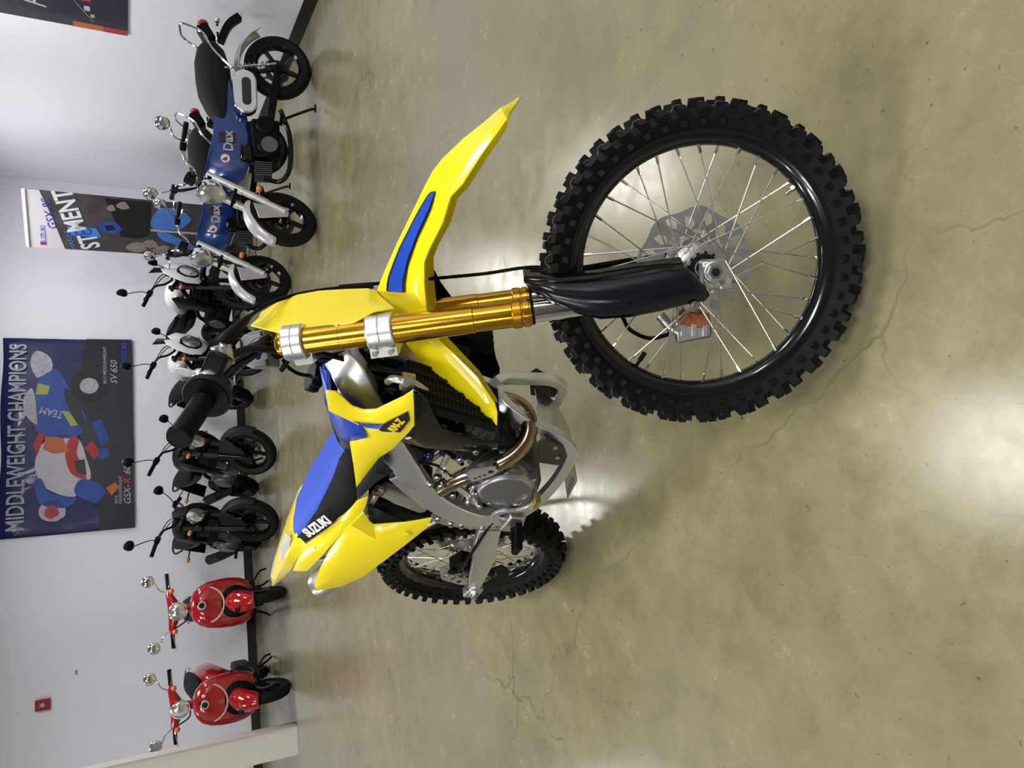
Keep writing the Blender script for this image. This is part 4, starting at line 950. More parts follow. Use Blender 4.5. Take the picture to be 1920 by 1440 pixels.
# front caliper on the left leg
cl = MB().box((1.3480,0.0620,0.2918), (.060, .040, .085), Matrix.Rotation(-.55, 4, 'Y')).ob('brake_caliper', ALUC, bike, M=SM, bev=.008)
a1 = V((1.3594,0.0500,0.3180)); a2 = V((1.3740,0.0500,0.2790))
MB().cyl(a1+V((0, -.012, 0)), a1+V((0, .02, 0)), .0165).cyl(a2+V((0, -.012, 0)), a2+V((0, .02, 0)), .0165).box((a1+a2)/2+V((0, .004, .0)), (.034, .028, .055), Matrix.Rotation(-.2, 4, 'Y')).ob('caliper_piston', ORG, cl, bev=.004)
for a_, b_ in (((1.3500,0.0450,0.3181), (1.3242,0.0450,0.3068)), ((1.3588,0.0450,0.2947), (1.3330,0.0450,0.2834)), ((1.3675,0.0450,0.2714), (1.3418,0.0450,0.2599))):
    MB().bar([a_, b_], .014, .012, smooth=False).ob('caliper_rib', ALU, cl, bev=.002)
MB().tube([(1.3485,0.0600,0.3717), (1.3333,0.0550,0.3419), (1.3286,0.0500,0.3167)], .012).ob('caliper_bracket', ALUC, cl)
MB().tube([(1.3185,0.0700,0.3261), (1.2900,0.0700,0.3692), (1.2926,0.0700,0.4193), (1.3125,0.0750,0.4452), (1.3320,0.0850,0.4701), (1.3293,0.1000,0.5529)], .005, seg=8).ob('brake_hose', BLKP, bike, M=SM)
# clamps
def clamp(name, c, hw, th, front_):
    b = MB(); c = V(c)
    b.bar([c+V((0, -.075, 0))-FU*.02, c+V((0, .075, 0))-FU*.02], .07, th*.9, tuple(FU), smooth=False)
    for s in (-1, 1):
        b.lathec(c+V((0, s*.105, 0))-AX*th/2, AX, [(0, .0285), (0, .0355), (.003, .0375), (th*.47, .0375), (th*.5, .0362), (th*.53, .0375), (th-.003, .0375), (th, .0355), (th, .0285)], 64)
        if front_: b.box(c+V((0, s*.105, 0))-FU*.042+V((0, -s*.008, 0)), (.022, .042, th), Matrix.Rotation(-RK, 4, 'Y'))
    o = b.ob(name, ALU, bike, M=SM, smooth=30)
    for s in (-1, 1) if front_ else ():
        for q in (-.3, .3):
            p = c+V((0, s*.120, 0))-FU*.043+AX*th*q
            MB().cyl(p-V((0, s*.004, 0)), p+V((0, s*.008, 0)), .0062, seg=14).cyl(p+V((0, s*.007, 0)), p+V((0, s*.010, 0)), .0035, seg=6).ob('clamp_bolt', STEEL, o)
    return o
clamp('lower_clamp', FT+AX*.690, .1, .056, 1)
clamp('upper_clamp', FT+AX*.872, .1, .044, 0)
HT = FT-FU*.022
MB().cyl(HT+AX*.70, HT+AX*.86, .030, seg=28).ob('head_tube', ALUC, bike)
MB().cyl(HT+AX*.86, HT+AX*.91, .012).cyl(HT+AX*.89, HT+AX*.905, .020, seg=6).ob('stem_nut', STEEL, bike, M=SM)
# handlebar
hb_r = [(.965, 0, 1.205), (1.0100,-0.0600,1.1654), (0.9865,-0.1100,1.1769), (0.9707,-0.1650,1.1836), (0.9582,-0.2150,1.1827), (0.9254,-0.2800,1.1879), (0.8874,-0.4000,1.1755)]
hb_r[1] = (hb_r[1][0], hb_r[1][1], hb_r[1][2])
hpts = [V(p) for p in hb_r]
full = [V((p.x, -p.y, p.z)) for p in reversed(hpts[1:])]+hpts
MB().tube(full, [.011, .011, .011, .013, .0145, .015, .015, .015, .0145, .013, .011, .011, .011], seg=16, n=8).ob('handlebar', BLKP, bike, M=SM)
for s in (-1, 1):
    a_ = hpts[5].copy(); e_ = hpts[6].copy(); a_.y *= -s; e_.y *= -s; d = (e_-a_).normalized(); L_ = (e_-a_).length
    g = MB().cyl(a_, e_, .0195, seg=24)
    for k in range(14):
        q = a_+d*(L_*(.08+.86*k/14)); g.lathe(q, d, [(0, .0195), (.001, .0208), (.0045, .0208), (.0055, .0195)], 24)
    g.cyl(e_-d*.004, e_+d*.004, .0235, .021, 24); g.lathe(a_, d, [(-.004, .020), (-.003, .042), (.002, .042), (.004, .020)], 28, cap=True)
    g = g.ob('grip', BLKM, bike, M=SM)
    if s < 0: MB().tube([e_+V((0,0,.018)), a_+V((.012, 0, .014))], .0007, seg=4, smooth=False).ob('grip_stitch', RUBLINE, g)
gi = hpts[5]; gd_ = (hpts[6]-hpts[5]).normalized()
th_ = MB().lathe(gi-gd_*.052, gd_, [(0, .022), (.002, .032), (.018, .037), (.030, .041), (.040, .046), (.050, .046), (.051, .020)], 28, cap=True)
th_.tube([gi-gd_*.03+V((0, 0, .02)), gi-gd_*.05+V((.02, .01, .02)), gi-gd_*.07+V((.06, .05, -.02)), V((1.0, -.06, 1.12))], .008, seg=8)
th_.ob('throttle_housing', GREYP, bike, M=SM, bev=.002)
MB().box(V((0.9690,-0.2250,1.2001)), (.06, .060, .040), Matrix.Rotation(.4, 4, 'Z')).ob('master_cylinder', BLKP, bike, M=SM, bev=.006)
mc = MB().box(V((0.9631,-0.2250,1.1999))+V((0, -.0, .016)), (.05, .050, .008), Matrix.Rotation(.4, 4, 'Z')).ob('reservoir_cap', BLKM, bike, M=SM, bev=.003)
MB().sphere((0.9525,-0.2500,1.2204), .015, 14, 8, (1, 1, .9)).ob('lever_pivot', ALU, bike, M=SM)
MB().sphere((0.9648,-0.2620,1.1992), .016, 14, 8, (.6, 1.2, .9)).ob('adjuster_dial', ALU, bike, M=SM)
pc = MB().tube([(1.0076,-0.2000,1.2108), (0.9932,-0.2000,1.2011), (0.9749,-0.2050,1.1883)], [.016, .017, .014], seg=16).cyl((1.0056,-0.2000,1.2160), (0.9993,-0.2000,1.2128), .017, .016).cyl((1.0146,-0.2000,1.2041), (1.0055,-0.2000,1.2045), .012)
pc.ob('banjo_fitting', ALUC, bike, M=SM)
MB().box((0.9467,-0.2250,1.1756), (.020, .035, .022), Matrix.Rotation(.4, 4, 'Z')).cyl((0.9417,-0.2400,1.1711), (0.9370,-0.2500,1.1630), .006).ob('stop_button', RES, bike, M=SM, bev=.004)
lv = V((0.9506,-0.2450,1.2220))
vd = (hpts[5]-V((1.46, -1.64, .76))).normalized()*.055
MB().tube([lv, lv+vd*.6, gi+vd+gd_*.03, gi+vd+gd_*.11, gi+vd*.9+gd_*.15], [.007, .006, .0055, .0055, .007], seg=8).ob('brake_lever', ALUC, bike, M=SM)
lv2 = V((lv.x, -lv.y, lv.z))
MB().tube([lv2, lv2+V((.03, .03, 0)), lv2+V((.045, .09, -.005)), lv2+V((.035, .17, -.01))], [.007, .006, .0055, .007], seg=8).box(lv2+V((-.01, -.02, -.005)), (.04, .05, .035)).ob('clutch_lever', ALUC, bike, M=SM)
# brake hose: boot, long run over the number plate, down behind the fork
MB().tube([(1.0082,-0.1900,1.2121), (1.0267,-0.1700,1.2091), (1.0445,-0.1400,1.2049), (1.0593,-0.1100,1.2021)], [.015, .014, .011, .006], seg=10).ob('hose_boot', BLKM, bike, M=SM)
MB().tube([(1.0567,-0.1000,1.2050), (1.0797,-0.0500,1.1921), (1.1057,0.0000,1.1619), (1.1334,0.0300,1.1137), (1.1589,0.0500,1.0604), (1.1814,0.0600,1.0129), (1.1869,0.0750,1.0022), (1.2360,0.0800,0.8991), (1.2927,0.0850,0.7811), (1.3497,0.0900,0.6717), (1.3680,0.1000,0.5623), (1.4228,0.1000,0.4322)], .0042, seg=8).ob('brake_line', BLKM, bike, M=SM)
MB().tube([(1.1524,0.0450,1.0738), (1.1640,0.0500,1.0487), (1.1836,0.0550,1.0058)], .008, seg=8).ob('line_sleeve', BLKM, bike, M=SM)
# grey embossed bar pad
pd = [(0.9530,0.0200,1.2539), (0.9841,0.0000,1.2403), (1.0028,-0.0100,1.2224), (1.0173,-0.0200,1.1972), (0.9977,-0.0300,1.1832), (0.9713,-0.0500,1.1576), (0.9549,-0.0600,1.1494), (0.9364,-0.0600,1.1854), (0.9351,-0.0450,1.2064), (0.9407,-0.0100,1.2341)]
pn = (V(pd[3])-V(pd[0])).cross(V(pd[6])-V(pd[0])).normalized()
if pn.x < 0 and pn.z < 0: pn = -pn
pdo = MB().prism([V(p)-pn*.004 for p in pd], pn*-.03).ob('bar_pad', PAD, bike, M=SM, bev=.004)
for qd in ([(0.9931,-0.0100,1.2212), (1.0107,-0.0200,1.1969), (0.9966,-0.0300,1.1861), (0.9784,-0.0200,1.2070)], [(0.9495,-0.0550,1.1830), (0.9667,-0.0550,1.1593), (0.9561,-0.0600,1.1523), (0.9438,-0.0600,1.1764)], [(0.9537,0.0100,1.2479), (0.9692,0.0050,1.2412), (0.9502,-0.0100,1.2270), (0.9432,-0.0100,1.2322)]):
    cq = sum((V(p) for p in qd), V((0, 0, 0)))/len(qd)
    MB().prism([cq+(V(p)-cq)*1.13-pn*.0042 for p in qd], pn*.003).ob('pad_shade_outline', DECK, pdo, smooth=0)  # raised black outline stands in for shade around the embossed panel
    MB().prism([V(p)-pn*.004 for p in qd], pn*.0055).ob('pad_emboss', PAD, pdo, bev=.0012)
MB().box((.985, 0, 1.165), (.05, .075, .07), Matrix.Rotation(-RK, 4, 'Y')).ob('bar_mount', BLKM, bike, M=SM, bev=.008)

# number plate: right half measured, left half mirrored
NP = [((1.0482,0.0000,1.2130), (1.0418,-0.0300,1.2071), (1.0332,-0.0750,1.2059)), ((1.0839,0.0000,1.1846), (1.0649,-0.0500,1.1627), (1.0434,-0.0950,1.1540)), ((1.1150,0.0000,1.1485), (1.0839,-0.0550,1.1227), (1.0494,-0.1100,1.1112)), ((1.1394,0.0000,1.1074), (1.1067,-0.0600,1.0811), (1.0754,-0.1200,1.0704)), ((1.1649,0.0000,1.0506), (1.1375,-0.0650,1.0267), (1.1262,-0.1200,0.9951)), ((1.1824,0.0000,1.0076), (1.1637,-0.0600,0.9892), (1.1611,-0.1150,0.9648)), ((1.1837,-0.0100,0.9882), (1.1802,-0.0500,0.9587), (1.1802,-0.1000,0.9280))]
rows = []
for c0, c1, c2 in NP:
    c0, c1, c2 = V(c0), V(c1), V(c2); c0.y = 0
    m = lambda v: V((v.x, -v.y, v.z))
    rows.append([c2, c1, c0, m(c1), m(c2)])
MB().grid(rows).ob('number_plate', YEL, bike, M=SM, solid=.004, smooth=12, bev=.0015)
# front fender
FS = [((1.6706,0.0000,0.8345), (1.6665,-0.0120,0.8350), (1.6647,-0.0140,0.8331)), ((1.6499,0.0000,0.8503), (1.6373,-0.0350,0.8471), (1.6294,-0.0400,0.8422)), ((1.6363,0.0000,0.8649), (1.6224,-0.0520,0.8521), (1.6130,-0.0600,0.8408)), ((1.5984,0.0000,0.8884), (1.5737,-0.0620,0.8681), (1.5753,-0.0750,0.8508)), ((1.5529,0.0000,0.9194), (1.5190,-0.0680,0.8861), (1.5316,-0.0850,0.8638)), ((1.5002,0.0000,0.9483), (1.4645,-0.0700,0.9009), (1.4630,-0.0900,0.8804)), ((1.4715,0.0000,0.9582), (1.4338,-0.0700,0.9131), (1.4307,-0.0900,0.8948)), ((1.4381,0.0000,0.9646), (1.3811,-0.0700,0.9148), (1.3783,-0.0880,0.8926)), ((1.3741,0.0000,0.9729), (1.3228,-0.0700,0.9218), (1.3159,-0.0850,0.9013)), ((1.2981,0.0000,0.9837), (1.2747,-0.0700,0.9203), (1.2885,-0.0850,0.9023)), ((1.2194,0.0000,0.9923), (1.2395,-0.0720,0.9096), (1.2457,-0.0880,0.8872)), ((1.1840,0.0000,0.9950), (1.2205,-0.0740,0.9028), (1.1977,-0.0880,0.8656)), ((1.1765,0.0000,0.9794), (1.1839,-0.0740,0.8777), (1.1717,-0.0850,0.8503)),
      ((1.0907,0.0000,0.8921), (1.1269,-0.0400,0.8438), (1.1384,-0.0450,0.8225)), ((1.0540,0.0000,0.8364), (1.1034,-0.0340,0.8015), (1.1179,-0.0380,0.7788)), ((1.0213,0.0000,0.7608), (1.0691,-0.0300,0.7318), (1.0868,-0.0340,0.7152)), ((0.9967,0.0000,0.6898), (1.0358,-0.0250,0.6768), (1.0419,-0.0300,0.6574)), ((0.9871,0.0000,0.6575), (1.0150,-0.0300,0.6511), (1.0276,-0.0400,0.6467)), ((0.9782,0.0000,0.6333), (0.9825,-0.0080,0.6331), (0.9862,-0.0100,0.6323))]
rows = []
for c0, c1, c2 in FS:
    c0, c1, c2 = V(c0), V(c1), V(c2); c0.y = 0
    q = c0*.90+V((c1.x, 0, c1.z))*.10; q.y = c1.y*.12
    rows.append([c2, c1, q, m(q), m(c1), m(c2)])
fen = MB().grid(rows).ob('front_fender', YEL, bike, M=SM, solid=.0035, smooth=9, bev=.001)
def lift(p, k=.0022):
    p = V(p); return p
def flank(t, k, eps):
    """point on the fender's right flank: t runs along the rows, k from spine row (0) to crease row (1)"""
    i = min(int(t), len(rows)-2); f = t-i
    a = V(rows[i][2])*(1-f)+V(rows[i+1][2])*f; c = V(rows[i][1])*(1-f)+V(rows[i+1][1])*f
    n_ = (V(rows[i+1][2])-V(rows[i][2])).cross(c-a).normalized()
    if n_.y > 0: n_ = -n_
    return a*(1-k)+c*k+n_*eps
def strip(ts, ka, kb, eps, mt, nm, par, s=-1):
    g = []
    for t_, x_, y_ in zip(ts, ka, kb):
        r_ = [flank(t_, x_+(y_-x_)*j/3, eps) for j in range(4)]
        g.append(r_ if s < 0 else [m(q) for q in r_])
    return MB().grid(g).ob(nm, mt, par, smooth=25)
TS = [6.35, 6.7, 7.0, 7.5, 8.0, 8.5, 9.0, 9.5, 10.0, 10.5, 11.0]
KA = [.64, .42, .36, .30, .27, .24, .21, .20, .21, .24, .28]; KB = [.68, .74, .78, .80, .81, .81, .80, .78, .77, .78, .80]
for s in (-1, 1):
    q1 = strip(TS, KA, KB, .0034, DECK, 'fender_decal', fen, s)
    strip(TS, [a+(c-a)*.14 for a, c in zip(KA, KB)], [c-(c-a)*.14 for a, c in zip(KA, KB)], .0046, DECB, 'fender_stripe', q1, s)

# ---------------- frame
def both(fn):
    for s in (-1, 1): fn(s)
def my(p, s):
    p = V(p); return V((p.x, p.y if s < 0 else -p.y, p.z))
SP = [HT+AX*.80+V((-.02, -.03, 0)), (1.0086,-0.0700,0.9872), (0.8915,-0.0900,0.9067), (0.7878,-0.1120,0.8264), (0.6533,-0.1300,0.7198), (0.5836,-0.1380,0.6251), (0.5388,-0.1320,0.5328), (0.5376,-0.1220,0.4790)]
for s in (-1, 1):
    MB().bar([my(p, s) for p in SP], [.035, .034, .032, .030, .030, .032, .034, .034], [.085, .080, .075, .070, .068, .072, .075, .07], n=6).ob('frame_spar', ALU, bike, bev=.004, smooth=35)
    LOW = [(0.5129,-0.1150,0.4623), (0.5333,-0.1120,0.4089), (0.6234,-0.1120,0.3789), (0.7503,-0.1100,0.3725), (0.8683,-0.1050,0.3844), (0.9101,-0.1000,0.4038), (0.9362,-0.0880,0.4524), (0.9459,-0.0700,0.5205), (0.9617,-0.0450,0.5948), (0.9702,-0.0150,0.6304)]
    MB().bar([my(p, s) for p in LOW], .024, [.05, .034, .030, .028, .028, .028, .030, .030, .034, .04], n=5).ob('frame_cradle', ALU, bike, bev=.003, smooth=35)
    # engine hanger straps
    MB().bar([my(p, s) for p in ((0.8171,-0.1000,0.6976), (0.7819,-0.1150,0.7010), (0.7400,-0.1250,0.7052))], .008, .016, smooth=False).ob('engine_hanger', ALUC, bike, bev=.002)
    MB().tube([my(p, s) for p in ((0.7523,-0.1300,0.6918), (0.7149,-0.1400,0.6534), (0.6795,-0.1450,0.6024), (0.6345,-0.1400,0.5644))], .0095, seg=10).ob('engine_bracket', ALU, bike)
    # skid panels
    pts = [my(p, s) for p in ((0.9231,-0.1120,0.5032), (0.9485,-0.1120,0.4938), (0.9230,-0.1120,0.4311), (0.8901,-0.1120,0.3983), (0.8487,-0.1120,0.3836), (0.8313,-0.1120,0.4069), (0.8325,-0.1120,0.4605))]
    k = MB().prism(pts, (0, -.006*s, 0)).ob('engine_guard', OLIVE, bike, bev=.003)
    for q in ((1393,690), (1400,738)): pass
    for q in ((0.9192,-0.1130,0.4519), (0.8768,-0.1130,0.4262)):
        p = my(q, s); MB().cyl(p, p+V((0, s*.005, 0)), .0065, seg=12).ob('guard_screw', STEEL, k)
MB().bar([HT+AX*.74+V((-.01, 0, 0)), (1.0022,0.0000,0.7959), (0.9690,0.0000,0.6916), (0.9408,0.0000,0.6064)], [.055, .05, .05, .06], [.04, .045, .045, .05], n=4).ob('down_tube', ALU, bike, bev=.004)
dtM = plane_M((1.0131,-0.0260,0.6810), V((0.9912,-0.0260,0.6449))-V((1.0343,-0.0260,0.7159)), (0, 0, 1))
MB().box((0, .006, 0), (.055, .010, .001)).box((0, -.008, 0), (.055, .010, .001)).ob('frame_label', DECK, bike, M=dtM, smooth=0)
skid = [(0.8862,0.0000,0.4749), (0.8472,0.0000,0.4001), (0.7340,0.0000,0.2998), (0.6370,0.0000,0.2816)]
MB().grid([[V((p[0], y, p[2]-.005)) for y in (-.09, -.04, 0, .04, .09)] for p in skid]).ob('skid_plate', ALUC, bike, solid=.004)
for s in (-1, 1):
    MB().tube([my(p, s) for p in ((0.5525,-0.1000,0.8236), (0.4451,-0.1100,0.8340), (0.2037,-0.0900,0.8720), (-0.0626,-0.0500,0.9002))], .012).tube([my(p, s) for p in ((0.4842,-0.1100,0.6046), (0.3156,-0.1000,0.6730), (0.1205,-0.0800,0.7742), (-0.0212,-0.0500,0.8724))], .010).ob('subframe_rail', ALUC, bike)

# ---------------- engine
ec = [(0.6996,-0.1000,0.6011), (0.7857,-0.1000,0.5838), (0.8232,-0.1000,0.5259), (0.7842,-0.1000,0.4538), (0.7132,-0.1000,0.3971), (0.6146,-0.1000,0.3738), (0.5400,-0.1000,0.3969), (0.5291,-0.1000,0.4742), (0.5864,-0.1000,0.5482)]
eng = MB().prism(ec, (0, .20, 0)).ob('engine', ENG, bike, bev=.012, bseg=3)
co = [(0.7109,-0.1200,0.6061), (0.7905,-0.1200,0.5690), (0.8223,-0.1200,0.5333), (0.7996,-0.1200,0.4874), (0.7530,-0.1200,0.4361), (0.6748,-0.1200,0.3955), (0.5996,-0.1200,0.4032), (0.5637,-0.1200,0.4689), (0.6006,-0.1200,0.5415)]
MB().prism(co, (0, .04, 0)).ob('crankcase_cover', MAG, eng, bev=.008, bseg=3)
cc = (V((0.7326,-0.1650,0.5921))+V((0.7816,-0.1650,0.4645))+V((0.8213,-0.1650,0.5604))+V((0.6703,-0.1650,0.4852)))/4
cr_ = ((V((0.7326,-0.1650,0.5921))-V((0.7816,-0.1650,0.4645))).length+(V((0.8213,-0.1650,0.5604))-V((0.6703,-0.1650,0.4852))).length)/4
cv = MB().lathe(cc+V((0, .05, 0)), (0, -1, 0), [(0, cr_+.002), (.036, cr_), (.044, cr_-.003), (.049, cr_-.008), (.050, cr_-.012)], 56).ob('clutch_cover', CRIM, eng)
MB().lathe(cc+V((0, .0, 0)), (0, -1, 0), [(-.01, cr_-.009), (.0005, cr_-.010), (.0015, cr_-.014), (.003, cr_*.5), (.0035, .0005)], 56).ob('cover_face', MAG, cv)
for k in range(7):
    a = rad(20+k*50); p = cc+V((cos(a)*(cr_+.010), .018, sin(a)*(cr_+.010)))
    MB().cyl(p+V((0, .02, 0)), p-V((0, .010, 0)), .0065, seg=12).cyl(p-V((0, .009, 0)), p-V((0, .012, 0)), .0045, seg=6).ob('cover_bolt', STEEL, eng)
wp = V((0.8183,-0.1300,0.5295)); MB().cyl(wp+V((0, .03, 0)), wp-V((0, .018, 0)), .028, .022, 24).cyl(wp+V((.0, -.005, 0)), V((0.8861,-0.1200,0.5824)), .012).ob('water_pump', MAG, eng, bev=.002)
MB().tube([(0.8302,-0.1250,0.5369), (0.8224,-0.1300,0.5131), (0.7854,-0.1300,0.4761), (0.7548,-0.1250,0.4659)], .017).ob('pump_elbow', MAG, eng)
MB().tube([(0.8807,-0.1100,0.5795), (0.9154,-0.1000,0.5837), (0.9448,-0.0900,0.6032), (0.9700,-0.0900,0.6187)], .015).ob('coolant_hose', BLKM, bike)
# cylinder and head
cyA = V((0.5833,0.0000,0.4948)); cyB = V((0.6631,0.0000,0.7091)); cyA.y = 0; cyB.y = 0
cyA = V((.80, 0, .56)); cyB = V((.88, 0, .84))
MB().bar([cyA, cyB], .16, .15, smooth=False).ob('cylinder_block', ENG, eng, bev=.012)
hd_ = MB().bar([cyB-V((.02, 0, .08)), cyB+V((.012, 0, .03))], .19, .17, smooth=False).ob('cylinder_head', BLKM, eng, bev=.015)
for k in range(6): 
    p = cyA+(cyB-cyA)*(.12+k*.1)
    MB().bar([p, p+(cyB-cyA)*.02], .178, .168, smooth=False).ob('block_rib', ENG, eng)
for x_, y_ in ((860,720), (940,735), (960,790), (835,820), (855,860), (1015,712), (905,905), (1040,955), (990,935), (965,905)):
    pass
for q in ((0.7567,-0.1420,0.7154), (0.7159,-0.1420,0.6933), (0.8292,-0.1250,0.6780), (0.8667,-0.1200,0.6487), (0.6647,-0.1500,0.6004), (0.6394,-0.1450,0.5583), (0.6544,-0.1300,0.6389), (0.7137,-0.1400,0.7205), (0.9075,-0.0700,0.5487), (0.7830,-0.1300,0.5091), (0.7292,-0.1300,0.4587)):
    p = V(q); MB().cyl(p, p-V((0, .010, 0)), .0095, seg=16).cyl(p-V((0, .010, 0)), p-V((0, .015, 0)), .0060, seg=6).ob('engine_bolt', STEEL, eng)
# exhaust
EX = [V((.93, 0, .66)), (0.9472,-0.0100,0.5833), (0.9632,-0.0200,0.5612), (0.9633,-0.0450,0.5360), (0.9437,-0.0750,0.5200), (0.9146,-0.1050,0.5195), (0.8943,-0.1350,0.5462), (0.8564,-0.1500,0.5847), (0.8221,-0.1550,0.6242), (0.7826,-0.1500,0.6562), (0.7257,-0.1400,0.6718), (0.6323,-0.1200,0.6772)]
EX = [V(q) for q in EX]
for _ in range(2): EX = [EX[0]]+[(EX[i-1]+EX[i]*2+EX[i+1])/4 for i in range(1, len(EX)-1)]+[EX[-1]]
ex = MB().tube(EX, .0215, seg=24, n=8).ob('exhaust_header', BRONZE, bike, smooth=60)
for q in (3, 4):
    a, b_ = V(EX[q]), V(EX[q+1]); d = (b_-a).normalized(); MB().lathe(a, d, [(-.001, .0215), (0, .0225), (.0012, .0225), (.002, .0215)], 28).ob('weld_bead', BRONZE, ex)
hs = [(0.8412,-0.1780,0.6691), (0.8643,-0.1780,0.6633), (0.8939,-0.1780,0.6182), (0.8763,-0.1780,0.5945), (0.8473,-0.1780,0.6005), (0.8072,-0.1780,0.6402)]
def shield():
    o3 = [V(p) for p in hs]; ex_ = (o3[3]-o3[0]).normalized(); M_ = plane_M(o3[0], ex_, (0, 0, 1)); I_ = M_.inverted()
    loop = [((I_ @ p).x, (I_ @ p).y) for p in o3]
    L_ = (o3[3]-o3[0]).length
    holes = []
    for q in ((0.8260,-0.1780,0.6372), (0.8367,-0.1780,0.6297), (0.8477,-0.1780,0.6212), (0.8658,-0.1780,0.6103)):
        c = I_ @ V(q); holes.append(circ2(.0055 if q != (0.8658,-0.1780,0.6103) else .0085, 14, (c.x, c.y)))
    me = cutout([loop]+holes, .002); me.name = 'heat_shield'; me.materials.clear(); me.materials.append(ALU)
    link('heat_shield', me, bike, M_)
shield()
MB().bar([V((0.8398,-0.1680,0.6682)), V((0.8884,-0.1680,0.6126))], .030, .003, hint=(0, .8, -.6), smooth=False).ob('shield_top', MAG, bike)
MB().tube([(0.4115,-0.0500,0.6999), (0.6323,-0.1200,0.6772)], .019, smooth=False).ob('mid_pipe', BRONZE, bike)
# muffler under the side panel
mfA = V((0.3500,-0.1000,0.7221)); mfB = V((-0.0048,-0.1450,0.8686)); md = (mfB-mfA).normalized()
mu = MB().lathe(mfA, md, [(0, .028), (.03, .046), (.05, .049), ((mfB-mfA).length-.03, .049), ((mfB-mfA).length, .046), ((mfB-mfA).length+.012, .034), ((mfB-mfA).length+.016, .020)], 36, cap=True).ob('muffler', ALU, bike)
MB().tube([(0.4115,-0.0500,0.6999), (0.3823,-0.0700,0.6917), (0.3500,-0.1000,0.7221)], .024).ob('muffler_pipe', BRONZE, bike)
MB().cyl(mfB+md*.016, mfB+md*.030, .020, .019).ob('muffler_tip', DECK, mu)
MB().cyl(V((-0.1194,-0.1500,0.8114)), V((-0.1177,-0.1550,0.8100)), .004).ob('rivet', STEEL, mu)
# shock reservoir, shock, airbox
rs = MB().lathe((0.5668,-0.0950,0.8034), V((0.5070,-0.0950,0.6726))-V((0.5668,-0.0950,0.8034)), [(-.006, .010), (-.004, .021), (.03, .0235), (.045, .0265), ((V((0.5070,-0.0950,0.6726))-V((0.5668,-0.0950,0.8034))).length-.01, .0265), ((V((0.5070,-0.0950,0.6726))-V((0.5668,-0.0950,0.8034))).length, .022)], 28, cap=True).ob('shock_reservoir', RES, bike)
MB().cyl((0.5761,-0.1000,0.8293), (0.5702,-0.1000,0.8130), .011, seg=18).ob('adjuster_knob', ALUC, rs)
MB().cyl((0.5794,-0.1120,0.8227), (0.5867,-0.1180,0.8244), .006).ob('adjuster_screw', mat('copper_screw', (.5, .16, .08), .3, metal=1), rs)
sk = []
for k in range(145):
    a = 2*pi*k/18; f_ = k/144; c = V((.56, 0, .80))*(1-f_)+V((.42, 0, .52))*f_; sk.append(c+V((cos(a)*.036, sin(a)*.036, 0)))
MB().tube(sk, .006, seg=6, smooth=False).ob('shock_spring', BLKM, bike)
MB().cyl((.57, 0, .83), (.40, 0, .48), .018).ob('shock_body', ALUC, bike)
MB().prism([(0.5142,-0.1150,0.8378), (0.5187,-0.1150,0.7907), (0.4812,-0.1150,0.6619), (0.4723,-0.1150,0.6399), (0.4293,-0.1150,0.7045), (0.3948,-0.1150,0.7940)], (0, .23, 0)).ob('airbox', BLKM, bike, bev=.01)
# radiators and fins, louvres
for s in (-1, 1):
    pa = my((1.1003,-0.1500,0.8579), s); 
    rp = [my(q, s) for q in ((1.1247,-0.1460,0.9211), (1.1237,-0.1460,0.8695), (1.0149,-0.1350,0.7091), (0.9555,-0.1310,0.6217), (0.9614,-0.1460,0.6907), (1.0153,-0.1500,0.7926), (1.0844,-0.1580,0.8676))]
    cR_ = V((1.06, s*.115, .775)); 
    rdm = plane_M(cR_, (V((-.20, 0, -.98))), (0, 1, 0))
    rd = MB().box((0, 0, 0), (.24, .11, .03)).ob('radiator', BLKM, bike, M=rdm, bev=.004)
    fn = MB()
    for k in range(24): fn.box((-.112+.0097*k, 0, .0155), (.003, .10, .003))
    fn.ob('radiator_fins', GREYP, rd)
    lr = MB()
    for k in range(5): lr.bar([V((-.115, -.046+k*.023, .019)), V((.115, -.046+k*.023, .019))], .005, .002, hint=(0, .75, .65), smooth=False)
    lr.ob('radiator_louvre', BLKP, rd)
rc = V((1.1027,-0.1280,0.8966)); MB().cyl(rc-V((0, 0, .02)), rc+V((0, 0, .006)), .020, seg=20).tube([rc, V((1.0958,-0.1200,0.9184)), V((1.0568,-0.1000,0.9206))], .009).tube([rc, V((1.1009,-0.1280,0.8747)), V((1.0814,-0.1280,0.8424))], .009).ob('radiator_cap', ALUC, bike)
LV = [(1.1269,-0.1760,0.8822), (1.1405,-0.1780,0.8723), (1.1065,-0.1740,0.8433), (1.0586,-0.1710,0.8165), (1.0080,-0.1670,0.7830), (0.9772,-0.1590,0.7392), (0.9621,-0.1520,0.6696), (0.9521,-0.1460,0.6215), (0.9284,-0.1460,0.6151), (0.9067,-0.1500,0.6769), (0.9014,-0.1520,0.7298), (0.9026,-0.1560,0.7890), (0.9010,-0.1500,0.8252), (0.8965,-0.1420,0.8552), (0.9630,-0.1650,0.8528), (1.0191,-0.1750,0.8489)]
LI = [(1.0392,-0.1730,0.8351), (0.9524,-0.1590,0.7677), (0.9402,-0.1520,0.6888), (0.9472,-0.1590,0.8230)]
LL = [(1.1972,0.1800,0.8753), (1.1588,0.1800,0.8442), (1.1164,0.1800,0.8123), (1.0735,0.1750,0.7657), (0.9957,0.1700,0.6600), (0.9874,0.1700,0.6361), (0.9626,0.1700,0.6283), (0.9485,0.1700,0.6138), (0.8970,0.1650,0.5852), (0.8600,0.1650,0.5599), (0.8043,0.1650,0.5398), (0.7881,0.1650,0.5596), (0.7810,0.1650,0.6213), (0.8197,0.1650,0.6816), (0.9165,0.1650,0.7579), (1.0555,0.1700,0.8424)]
MB().panel(LL).ob('radiator_shroud', BLKM, bike, solid=.004, smooth=18, bev=.0015)
